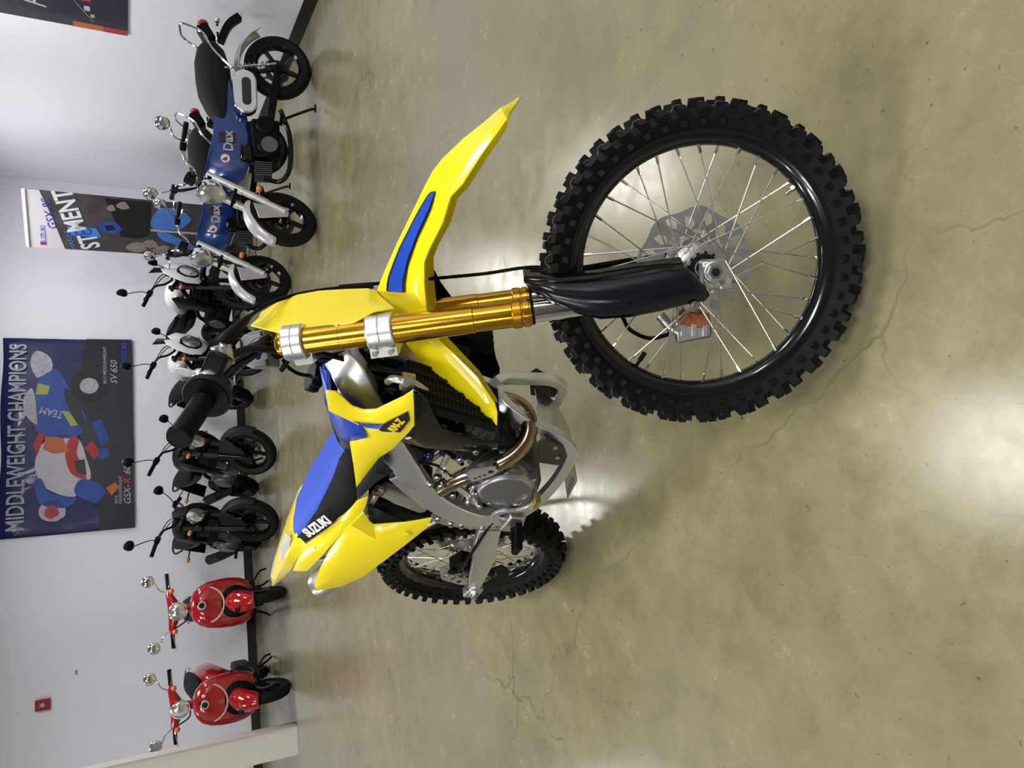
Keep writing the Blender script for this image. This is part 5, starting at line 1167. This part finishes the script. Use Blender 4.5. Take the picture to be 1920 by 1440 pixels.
MB().panel([my(p, -1) for p in LV], [my(p, -1) for p in LI]).ob('radiator_shroud', BLKP, bike, solid=-.004, smooth=18, bev=.0015)
for s in (-1, 1):
    inn = [(1.1405,-0.1780,0.8723), (1.1065,-0.1740,0.8433), (1.0586,-0.1710,0.8165), (1.0080,-0.1670,0.7830), (0.9772,-0.1590,0.7392), (0.9621,-0.1520,0.6696)]
    MB().grid([[my(p, s), my(p, s)+V((-.05, -s*.05, .01)), my(p, s)+V((-.09, -s*.07, .01))] for p in inn]).ob('shroud_duct', BLKP, bike, solid=.003)
# yellow shroud
YS = [(1.0255,-0.1240,1.0487), (1.0282,-0.1260,1.0261), (1.0107,-0.1290,1.0037), (0.9942,-0.1330,0.9835), (0.9979,-0.1410,0.9601), (1.0197,-0.1500,0.9364), (1.0774,-0.1630,0.9130), (1.1152,-0.1730,0.8998), (1.1545,-0.1820,0.8902), (1.0899,-0.1790,0.8702), (1.0191,-0.1750,0.8489), (0.9735,-0.1670,0.8498), (0.8629,-0.1440,0.8567), (0.7987,-0.1370,0.8763), (0.6944,-0.1310,0.8851), (0.6288,-0.1280,0.8937), (0.7349,-0.1270,0.9244), (0.8338,-0.1240,0.9550), (0.8726,-0.1310,0.9327), (0.8914,-0.1340,0.9238), (0.9175,-0.1370,0.9358), (0.9302,-0.1350,0.9596), (0.9408,-0.1290,0.9963), (0.9512,-0.1240,1.0274)]
YI = [(1.0091,-0.1590,0.9143), (1.0673,-0.1730,0.8889), (0.8817,-0.1420,0.8926), (0.9391,-0.1520,0.9166), (0.9202,-0.1520,0.8818), (0.7875,-0.1310,0.9121), (0.8352,-0.1350,0.9125)]
GB = [(0.9316,-0.1360,0.9598), (0.9791,-0.1580,0.9116), (0.9616,-0.1580,0.9023), (0.9362,-0.1500,0.9085), (0.9062,-0.1390,0.9271), (0.9178,-0.1370,0.9418)]
for s in (-1, 1):
    ys = MB().panel([my(p, s) for p in YS], [my(p, s) for p in YI]).ob('tank_shroud', YEL, bike, solid=.0045*s, smooth=14, bev=.0012)
    dc = [(0.9524,-0.1570,0.9138), (0.9912,-0.1620,0.9097), (1.0710,-0.1770,0.8790), (1.0370,-0.1770,0.8657), (0.9711,-0.1670,0.8690), (0.9471,-0.1560,0.9036)]
    MB().panel([my(p, s)+V((0, s*.004, 0)) for p in dc]).ob('shroud_decal', DECK, ys, solid=.0004*s, smooth=0)
    dg = [(0.9408,-0.1350,0.9741), (0.9469,-0.1420,0.9483), (0.9831,-0.1590,0.9126), (0.9567,-0.1570,0.9149), (0.9351,-0.1440,0.9357)]
    MB().panel([my(p, s)+V((0, s*.004, 0)) for p in dg]).ob('shroud_band', DECB, ys, solid=.0004*s, smooth=0)
    if s < 0:
        a = V((0.9619,-0.1630,0.8899)); b_ = V((1.0426,-0.1730,0.8798)); nrm = (V((1.0710,-0.1770,0.8790))-V((0.9471,-0.1560,0.9036))).cross(V((0.9912,-0.1620,0.9097))-V((0.9711,-0.1670,0.8690))).normalized()
        if nrm.y > 0: nrm = -nrm
        e1 = (b_-a).normalized(); up_ = nrm.cross(e1)
        text('model_lettering', 'RM-Z', .0255, plane_M((a+b_)/2+nrm*.008, e1, up_), YPRT, ys, ext=.0006, bold=.0012, sx=1.0, shear=.15)
        a = V((0.9442,-0.1620,0.8527)); b_ = V((0.9727,-0.1690,0.8405)); e1 = (b_-a).normalized()
        text('size_lettering', '250', .012, plane_M((a+b_)/2+V((0, -.010, 0)), e1, (0, 0, 1)), WHT, ys, ext=.0005, bold=.0006)
BT = [(1.0525,-0.0850,1.0679), (1.0488,-0.0920,1.0507), (1.0055,-0.1080,1.0390), (0.9569,-0.1180,1.0218), (0.9431,-0.1280,0.9823), (0.9310,-0.1400,0.9448), (0.8923,-0.1420,0.9257), (0.8254,-0.1200,0.9544), (0.8301,-0.1120,0.9768), (0.8913,-0.1000,1.0149), (0.9629,-0.0900,1.0391)]
for s in (-1, 1):
    MB().panel([my(p, s) for p in BT]).ob('tank_cover', BLUE, bike, solid=.004*s, smooth=25, bev=.001)
R_ = []
for x, z, hw, th in ((1.00, .93, .05, .05), (.97, .94, .09, .10), (.85, .93, .11, .11), (.72, .90, .10, .09), (.66, .88, .07, .06)):
    R_.append([V((x, hw*cos(2*pi*k/20), z+th*sin(2*pi*k/20)*.9)) for k in range(20)])
MB().rings(R_).ob('fuel_tank', BLKP, bike, smooth=60)
gc = V((0.8984,0.0000,1.0646)); gc.y = 0
cap = MB(); n_ = 10
oc = []
for k in range(60):
    a = 2*pi*k/60; r = .034+(.004 if (k % 6) < 3 else 0); oc.append((r*cos(a), r*sin(a)))
cap.prism([(x, y, -.02) for x, y in oc], (0, 0, .026))
cpo = cap.ob('fuel_cap', BLKM, bike, M=Matrix.Translation(gc) @ Matrix.Rotation(.25, 4, 'Y'), bev=.003)
MB().tube([gc+V((0, 0, .005)), (0.8983,0.0000,1.0954), (0.9161,0.0000,1.1227), (0.9402,0.0000,1.1375)], .0045, seg=8).ob('vent_hose', BLKM, bike)
# ---------------- seat
SEC = [((0.9863,-0.0450,1.0466), (0.9863,-0.0500,1.0414)), ((0.9173,-0.0500,1.0282), (0.9226,-0.0650,1.0233)), ((0.8265,-0.0550,1.0000), (0.8456,-0.0750,0.9898)), ((0.7459,-0.0700,0.9403), (0.7515,-0.0950,0.9370)), ((0.6705,-0.0780,0.9497), (0.6738,-0.1100,0.9156)), ((0.5873,-0.0860,0.9493), (0.5561,-0.1280,0.8763)), ((0.5095,-0.0940,0.9544), (0.5073,-0.1300,0.8830)), ((0.4227,-0.1000,0.9596), (0.4548,-0.1300,0.8985)), ((0.3203,-0.1020,0.9715), (0.3512,-0.1250,0.9235)), ((0.1880,-0.0880,0.9822), (0.1996,-0.1050,0.9591)), ((0.1176,-0.0600,0.9781), (0.1159,-0.0700,0.9546))]
b = MB(); rws = []
for t_, b_ in SEC:
    t_, b_ = V(t_), V(b_); c = V((t_.x-.0, 0, t_.z+.012)); q = V((t_.x, t_.y*.6, t_.z+.009))
    rws.append([b_, t_, q, c, m(q), m(t_), m(b_)])
for r_ in rws[:]:
    pass
n_ = 7
b.v = [tuple(p) for r_ in rws for p in r_]
for i in range(len(rws)-1):
    for k in range(6):
        b.f.append((i*7+k, i*7+k+1, i*7+7+k+1, i*7+7+k)); b.m.append(1 if k in (0, 5) and i >= 3 else 0)
b.f.append(tuple(range(7))); b.m.append(0); b.f.append(tuple((len(rws)-1)*7+k for k in range(7))); b.m.append(0)
seat = b.ob('seat', [SEATBLUE, SEATBLK], bike, solid=.006, smooth=50, bev=0)
a = V((0.3229,-0.1280,0.9699)); b_ = V((0.4485,-0.1340,0.9266)); nn = V(SEC[8][1])-V(SEC[6][1]); nn2 = V(SEC[8][0])-V(SEC[8][1]); nr = nn.cross(nn2).normalized()
if nr.y > 0: nr = -nr
e1 = (b_-a).normalized()
SEAT_LET = text('seat_lettering', 'SUZUKI', .041, plane_M((a+b_)/2+nr*.006, e1, nr.cross(e1)), WHT, seat, ext=.0008, bold=.0016, sx=0.92000)
# ---------------- rear fender and side panels
RF = [((0.1704,0.0000,0.9905), (0.2149,-0.0850,0.9835), (0.2118,-0.1150,0.9489)), ((0.0915,0.0000,0.9981), (0.1588,-0.0950,0.9865), (0.1234,-0.1050,0.9574)), ((-0.0080,0.0000,1.0071), (0.0869,-0.0920,0.9887), (0.0438,-0.1000,0.9615)), ((-0.1656,0.0000,1.0059), (-0.0269,-0.0800,0.9896), (-0.0479,-0.0850,0.9587)), ((-0.3177,0.0000,0.9993), (-0.2106,-0.0500,0.9874), (-0.1937,-0.0550,0.9642)), ((-0.4126,0.0000,0.9790), (-0.3817,-0.0120,0.9789), (-0.3677,-0.0140,0.9760))]
rows2 = []
for c0, c1, c2 in RF:
    c0, c1, c2 = V(c0), V(c1), V(c2); c0.y = 0; q = c0*.6+V((c1.x, 0, c1.z))*.4; q.y = c1.y*.55
    rows2.append([c2, c1, q, c0, m(q), m(c1), m(c2)])
rfd = MB().grid(rows2).ob('rear_fender', YEL, bike, solid=.004, smooth=20, bev=.001)
fdp = [V(p)+V((0, -.003, .003)) for p in ((0.1460,-0.0450,1.0085), (0.1793,-0.0780,0.9925), (0.0516,-0.0800,0.9845), (-0.0081,-0.0700,0.9953), (0.0419,-0.0450,1.0077))]
MB().panel(fdp).ob('fender_decal', SILV, rfd, solid=.0004, smooth=0)
RP = [(0.2029,-0.1120,0.9590), (0.3505,-0.1280,0.9232), (0.4594,-0.1340,0.8963), (0.5613,-0.1340,0.8772), (0.5972,-0.1340,0.8566), (0.5634,-0.1350,0.8498), (0.5143,-0.1380,0.8488), (0.4411,-0.1450,0.8679), (0.3927,-0.1500,0.8815), (0.2863,-0.1500,0.8971), (0.2190,-0.1450,0.9035), (0.0517,-0.1250,0.9207), (-0.0130,-0.1000,0.9580), (0.1301,-0.1080,0.9582)]
RPI = [(0.2778,-0.1350,0.9214), (0.4299,-0.1420,0.8897)]
SPN = [(0.4451,-0.1470,0.8687), (0.5182,-0.1400,0.8496), (0.4686,-0.1400,0.8213), (0.4488,-0.1400,0.8056), (0.4691,-0.1420,0.7652), (0.4881,-0.1420,0.7177), (0.5305,-0.1420,0.6583), (0.4890,-0.1520,0.6584), (0.4250,-0.1800,0.7030), (0.3373,-0.1950,0.7428), (0.2329,-0.2050,0.7814), (0.1474,-0.2050,0.8277), (0.0857,-0.2000,0.8912), (0.1150,-0.1980,0.9050), (0.2364,-0.1900,0.9099), (0.3235,-0.1700,0.8999), (0.4004,-0.1550,0.8829)]
SPI = [(0.4180,-0.1720,0.7886), (0.3114,-0.1900,0.8501), (0.2043,-0.2000,0.8653), (0.4574,-0.1600,0.7184)]
for s in (-1, 1):
    MB().panel([my(p, s) for p in RP], [my(p, s) for p in RPI]).ob('tail_panel', YEL, bike, solid=.004*s, smooth=16, bev=.001)
    sp_ = MB().panel([my(p, s) for p in SPN], [my(p, s) for p in SPI]).ob('side_number_panel', YEL, bike, solid=.004*s, smooth=16, bev=.001)
    p = my((0.4622,-0.1680,0.7103), s); MB().cyl(p, p+V((0, s*.004, 0)), .011).cyl(p+V((0, s*.003, 0)), p+V((0, s*.005, 0)), .006, seg=6).ob('panel_bolt', YEL, sp_)
    p = my((0.2473,-0.1320,0.9254), s); MB().cyl(p, p+V((0, s*.004, 0)), .009).ob('panel_bolt', YEL, bike)
    # black panel between seat and frame spar
    MB().panel([my(p, s) for p in ((0.6382,-0.1350,0.8943), (0.7122,-0.1400,0.8878), (0.8159,-0.1500,0.8802), (0.7666,-0.1500,0.8312), (0.7002,-0.1480,0.8583), (0.5786,-0.1350,0.8753))]).ob('side_cover', GREYP, bike, solid=.004*s, smooth=16, bev=.001)
    k = MB().panel([my(p, s)+V((0, s*.006, 0)) for p in ((0.6516,-0.1420,0.8691), (0.7529,-0.1480,0.8712), (0.7532,-0.1500,0.8495))]).ob('cover_vent', DECK, bike, solid=.001*s, smooth=0)
    MB().panel([my(p, s) for p in ((0.5235,-0.1200,0.8398), (0.4653,-0.1300,0.7145), (0.4236,-0.1280,0.7999), (0.4517,-0.1250,0.8197))]).ob('airbox_cover', GREYP, bike, solid=.004*s, smooth=16)
# ---------------- swingarm, linkage, chain
SW = [((0.4562,-0.1150,0.4558), .090, .034), ((0.3495,-0.1200,0.4302), .098, .032), ((0.2607,-0.1220,0.4032), .098, .030), ((0.1424,-0.1260,0.3787), .078, .028), ((0.0375,-0.1280,0.3565), .055, .026)]
for s in (-1, 1):
    sw = MB().bar([my(p, s) for p, h, w_ in SW], [w_ for p, h, w_ in SW], [h*.74 for p, h, w_ in SW], n=5).ob('swingarm', ALU, bike, bev=.003, smooth=35)
    e = V((0, s*.125, .345))
    MB().box(e+V((-.005, 0, 0)), (.075, .036, .052)).ob('axle_block', ALUC, sw, bev=.006)
    MB().cyl(e+V((0, s*.012, 0)), e+V((0, s*.028, 0)), .017, seg=6).cyl(e+V((0, s*.028, 0)), e+V((0, s*.036, 0)), .010, seg=16).ob('axle_nut', STEEL, sw)
    MB().cyl(e+V((-.03, 0, 0)), e+V((-.052, 0, 0)), .005, seg=8).ob('chain_adjuster', STEEL, sw)
    # footpeg
    pg = MB()
    pa = my((0.5572,-0.1550,0.4144), s); pb = my((0.5576,-0.2350,0.4197), s); d = pb-pa; L_ = d.length; d = d.normalized(); x, y, _ = frame_of(d, (0, 0, 1))
    pg.bar([pa+x*.020, pb+x*.018], .005, .018, hint=tuple(x), smooth=False).bar([pa-x*.020, pb-x*.018], .005, .018, hint=tuple(x), smooth=False).bar([pb-x*.02, pb+x*.02], .006, .016, hint=tuple(d), smooth=False)
    for k in range(9):
        q = pa+d*L_*(.05+k/9); pg.bar([q-x*.02, q+x*.02], .003, .014, hint=tuple(d), smooth=False)
        for e_ in (-1, 1):
            h = q+x*e_*.019; pg.add([h-d*.005, h+d*.005, h+x*e_*.003, h+y*.014], [(0, 1, 3), (1, 2, 3), (2, 0, 3), (0, 2, 1)])
    pg.ob('foot_peg', BLKM, bike, smooth=0)
    br = MB().cyl(my((0.5140,-0.1300,0.4368), s), my((0.5704,-0.1500,0.4039), s), .016).box(my((0.5582,-0.1400,0.4282), s), (.09, .035, .045)).ob('peg_bracket', ALUC, bike, bev=.005)
for q in ((0.5275,-0.1420,0.6416), (0.4994,-0.1380,0.5942), (0.4899,-0.1350,0.5583), (0.4934,-0.1350,0.5299), (0.4963,-0.1350,0.4977), (0.5127,-0.1350,0.4569), (0.5844,-0.1400,0.4055)):
    p = V(q); MB().cyl(p+V((0, .03, 0)), p-V((0, .006, 0)), .010, seg=16).cyl(p-V((0, .006, 0)), p-V((0, .014, 0)), .0068, seg=6).ob('pivot_bolt', STEEL, bike)
MB().bar([(0.5153,-0.1300,0.6471), (0.4924,-0.1300,0.5949), (0.4784,-0.1250,0.4838), (0.4936,-0.1250,0.4488)], .02, .028).ob('linkage_bracket', ALUC, bike, bev=.003)
MB().bar([(0.5713,-0.1650,0.4765), (0.6065,-0.1680,0.5006), (0.6421,-0.1700,0.5093), (0.6656,-0.1720,0.4934), (0.6772,-0.1720,0.4601), (0.7041,-0.1720,0.4395), (0.7347,-0.1720,0.4337)], .009, [.018, .020, .020, .017, .015, .014, .014], n=6).ob('brake_pedal', ALU, bike, bev=.002)
pt = MB(); ta = V((0.7159,-0.1680,0.4264)); tb = V((0.7594,-0.1720,0.4350))
pt.bar([ta, tb], .030, .012, smooth=False)
for k in range(5): pt.box(ta+(tb-ta)*(k/4)+V((0, -.002, .008)), (.004, .034, .008))
pt.ob('pedal_tip', BRASS, bike, bev=.001)
sp = []
pa = V((0.6937,-0.1650,0.4789)); pb = V((0.6997,-0.1650,0.4592))
for k in range(90):
    a = 2*pi*k/10; q = pa+(pb-pa)*(k/89); sp.append(q+V((0, cos(a)*.0035, sin(a)*.0035)))
MB().tube(sp, .0009, seg=4, smooth=False).ob('pedal_spring', CHR, bike)
# rear brake
rcb = MB().box((.085, -.065, .415), (.075, .045, .055), Matrix.Rotation(.3, 4, 'Y')).cyl((.06, -.09, .44), (.06, -.10, .44), .018).ob('rear_caliper', BLKM, bike, bev=.008)
MB().tube([(.07, -.085, .40), (.10, -.10, .345), (.07, -.095, .30)], .012).ob('caliper_bracket', BLKM, bike)
MB().lathe((0, -.078, .345), (0, -1, 0), [(0, .105), (.003, .112), (.006, .112), (.006, .085)], 40).ob('disc_guard', BLKM, bike) if False else None
gr_ = [V((cos(a)*r, -.082, .345+sin(a)*r)) for a, r in [(rad(t), .128) for t in range(-150, -20, 10)]+[(rad(t), .085) for t in range(-30, -160, -10)]]
MB().prism(gr_, (0, .006, 0)).ob('disc_guard', BLKM, bike, bev=.001)
MB().tube([(.10, -.10, .42), (.25, -.14, .46), (.40, -.14, .47), (.50, -.13, .47)], .005, seg=8).ob('brake_hose', BLKM, bike)
for s in (1,):
    ch = MB(); top_ = [V((0, .066, .465)), V((.62, .066, .50))]; bot = [V((0, .066, .225)), V((.62, .066, .43))]
    for L0, L1 in ((top_[0], top_[1]), (bot[0], bot[1])):
        n_ = 40
        for k in range(n_):
            q = L0+(L1-L0)*(k/n_); ch.box(q, (.012, .006 if k % 2 else .014, .011))
    ch = ch.ob('drive_chain', STEEL, bike, smooth=0); ch['kind'] = 'stuff'
MB().box((.30, .07, .39), (.10, .04, .05)).ob('chain_guide', BLKM, bike, bev=.006)
fl_ = [V((cos(a)*.36, y, .345+sin(a)*.36)) for y in (0,) for a in [rad(t) for t in range(30, 75, 6)]]
MB().grid([[p+V((0, -.05, 0)), p, p+V((0, .05, 0))] for p in fl_]).ob('mud_flap', BLKM, bike, solid=.004)
# kick stand on the far side, reaching the floor
stf = BM.inverted() @ (BM @ V((.62, .42, 0)))
def floor_pt(x, y):
    """local point on the floor under (x, y)"""
    a = BM @ V((x, y, 0)); b_ = BM @ V((x, y, 1)); t = a.z/(a.z-b_.z); return V((x, y, 0))+V((0, 0, t))
fp = floor_pt(-.05, .26)
MB().tube([(.0, .145, .345), (-.01, .20, .26), tuple(fp+V((0, 0, .012)))], .012, seg=10).cyl(fp+V((0, 0, .002)), fp+V((0, 0, .014)), .028).ob('side_stand', ALUC, bike)
MB().bar([(1.0417,-0.0200,0.9257), (1.0369,-0.0300,0.8740), (1.0160,-0.0400,0.8166)], .02, .012).tube([(.98, -.02, 1.10), (1.0253,-0.0300,0.9708), (1.0231,-0.0400,0.9105), (1.0309,-0.0500,0.8723), (0.9856,-0.0500,0.8180)], .006, seg=8).ob('wiring_loom', BLKM, bike)
MB().tube([(0.9677,-0.0500,1.1405), (1.0184,-0.0400,1.1210), (1.0496,-0.0500,1.0590), (1.0429,-0.0600,0.9482), (1.0999,-0.1000,0.8833)], .006, seg=8).ob('throttle_cable', BLKM, bike)
# carburation body seen through the frame
MB().cyl((.68, 0, .76), (.80, 0, .78), .035).box((.72, -.05, .78), (.08, .05, .07)).ob('throttle_body', ENG, bike, bev=.006)
MB().sphere((0.7567,-0.0900,0.7387), .020, 16, 10, (1.3, .8, .8)).ob('ignition_coil', mat('dark_blue_gloss', (.002, .006, .05), .15, coat=.5), bike)

for pts_, r_, nm_, m_ in (
    ([(0.7880,-0.0900,0.7652), (0.8215,-0.1000,0.7416), (0.8170,-0.1100,0.7008), (0.7746,-0.1100,0.6518)], .006, 'coolant_hose', BLKM),
    ([(0.7927,-0.1000,0.8113), (0.7576,-0.1100,0.7620), (0.7653,-0.1200,0.7131), (0.7086,-0.1300,0.6420)], .0035, 'clutch_cable', BLKM),
    ([(0.9273,-0.0600,0.9164), (0.9930,-0.0800,0.9120), (1.0329,-0.1000,0.9022), (1.0303,-0.1100,0.8718)], .008, 'radiator_hose', BLKM),
    ([(0.9453,-0.0700,0.5961), (0.9294,-0.0900,0.5856), (0.9095,-0.1000,0.5669), (0.8882,-0.1200,0.5745)], .013, 'water_pipe', BLKM),
    ([(0.6725,-0.1500,0.5940), (0.7303,-0.1500,0.6085), (0.7378,-0.1400,0.5987)], .006, 'oil_line', STEEL)):
    MB().tube(pts_, r_, seg=10).ob(nm_, m_, bike)
MB().bar([(0.7033,-0.1250,0.8149), (0.6601,-0.1320,0.7570), (0.5810,-0.1340,0.6860)], .02, [.03, .045, .03]).ob('spar_gusset', ALUC, bike, bev=.003)
MB().box(V((0.7201,-0.1250,0.5578)), (.05, .03, .03)).ob('breather_box', ENG, bike, bev=.004)
for q in ((0.6652,-0.1350,0.4485), (0.7168,-0.1350,0.4463), (0.8096,-0.1400,0.5895), (0.8336,-0.1250,0.5233), (0.7100,-0.1500,0.5922)):
    p = V(q); MB().cyl(p, p-V((0, .008, 0)), .0075, seg=14).cyl(p-V((0, .008, 0)), p-V((0, .012, 0)), .005, seg=6).ob('engine_bolt', STEEL, eng)
for s in (-1, 1):
    q = [my((0.8149,-0.1570,0.8170), s), my((0.8354,-0.1570,0.8109), s)]
    MB().bar([SP[3]*1.0 if s < 0 else my(SP[3], 1), (V(SP[3])+V((0, 0, .001))) if s < 0 else my(V(SP[3])+V((0, 0, .001)), 1)], .034, .078).ob('weld_seam', ALUC, bike) if False else None
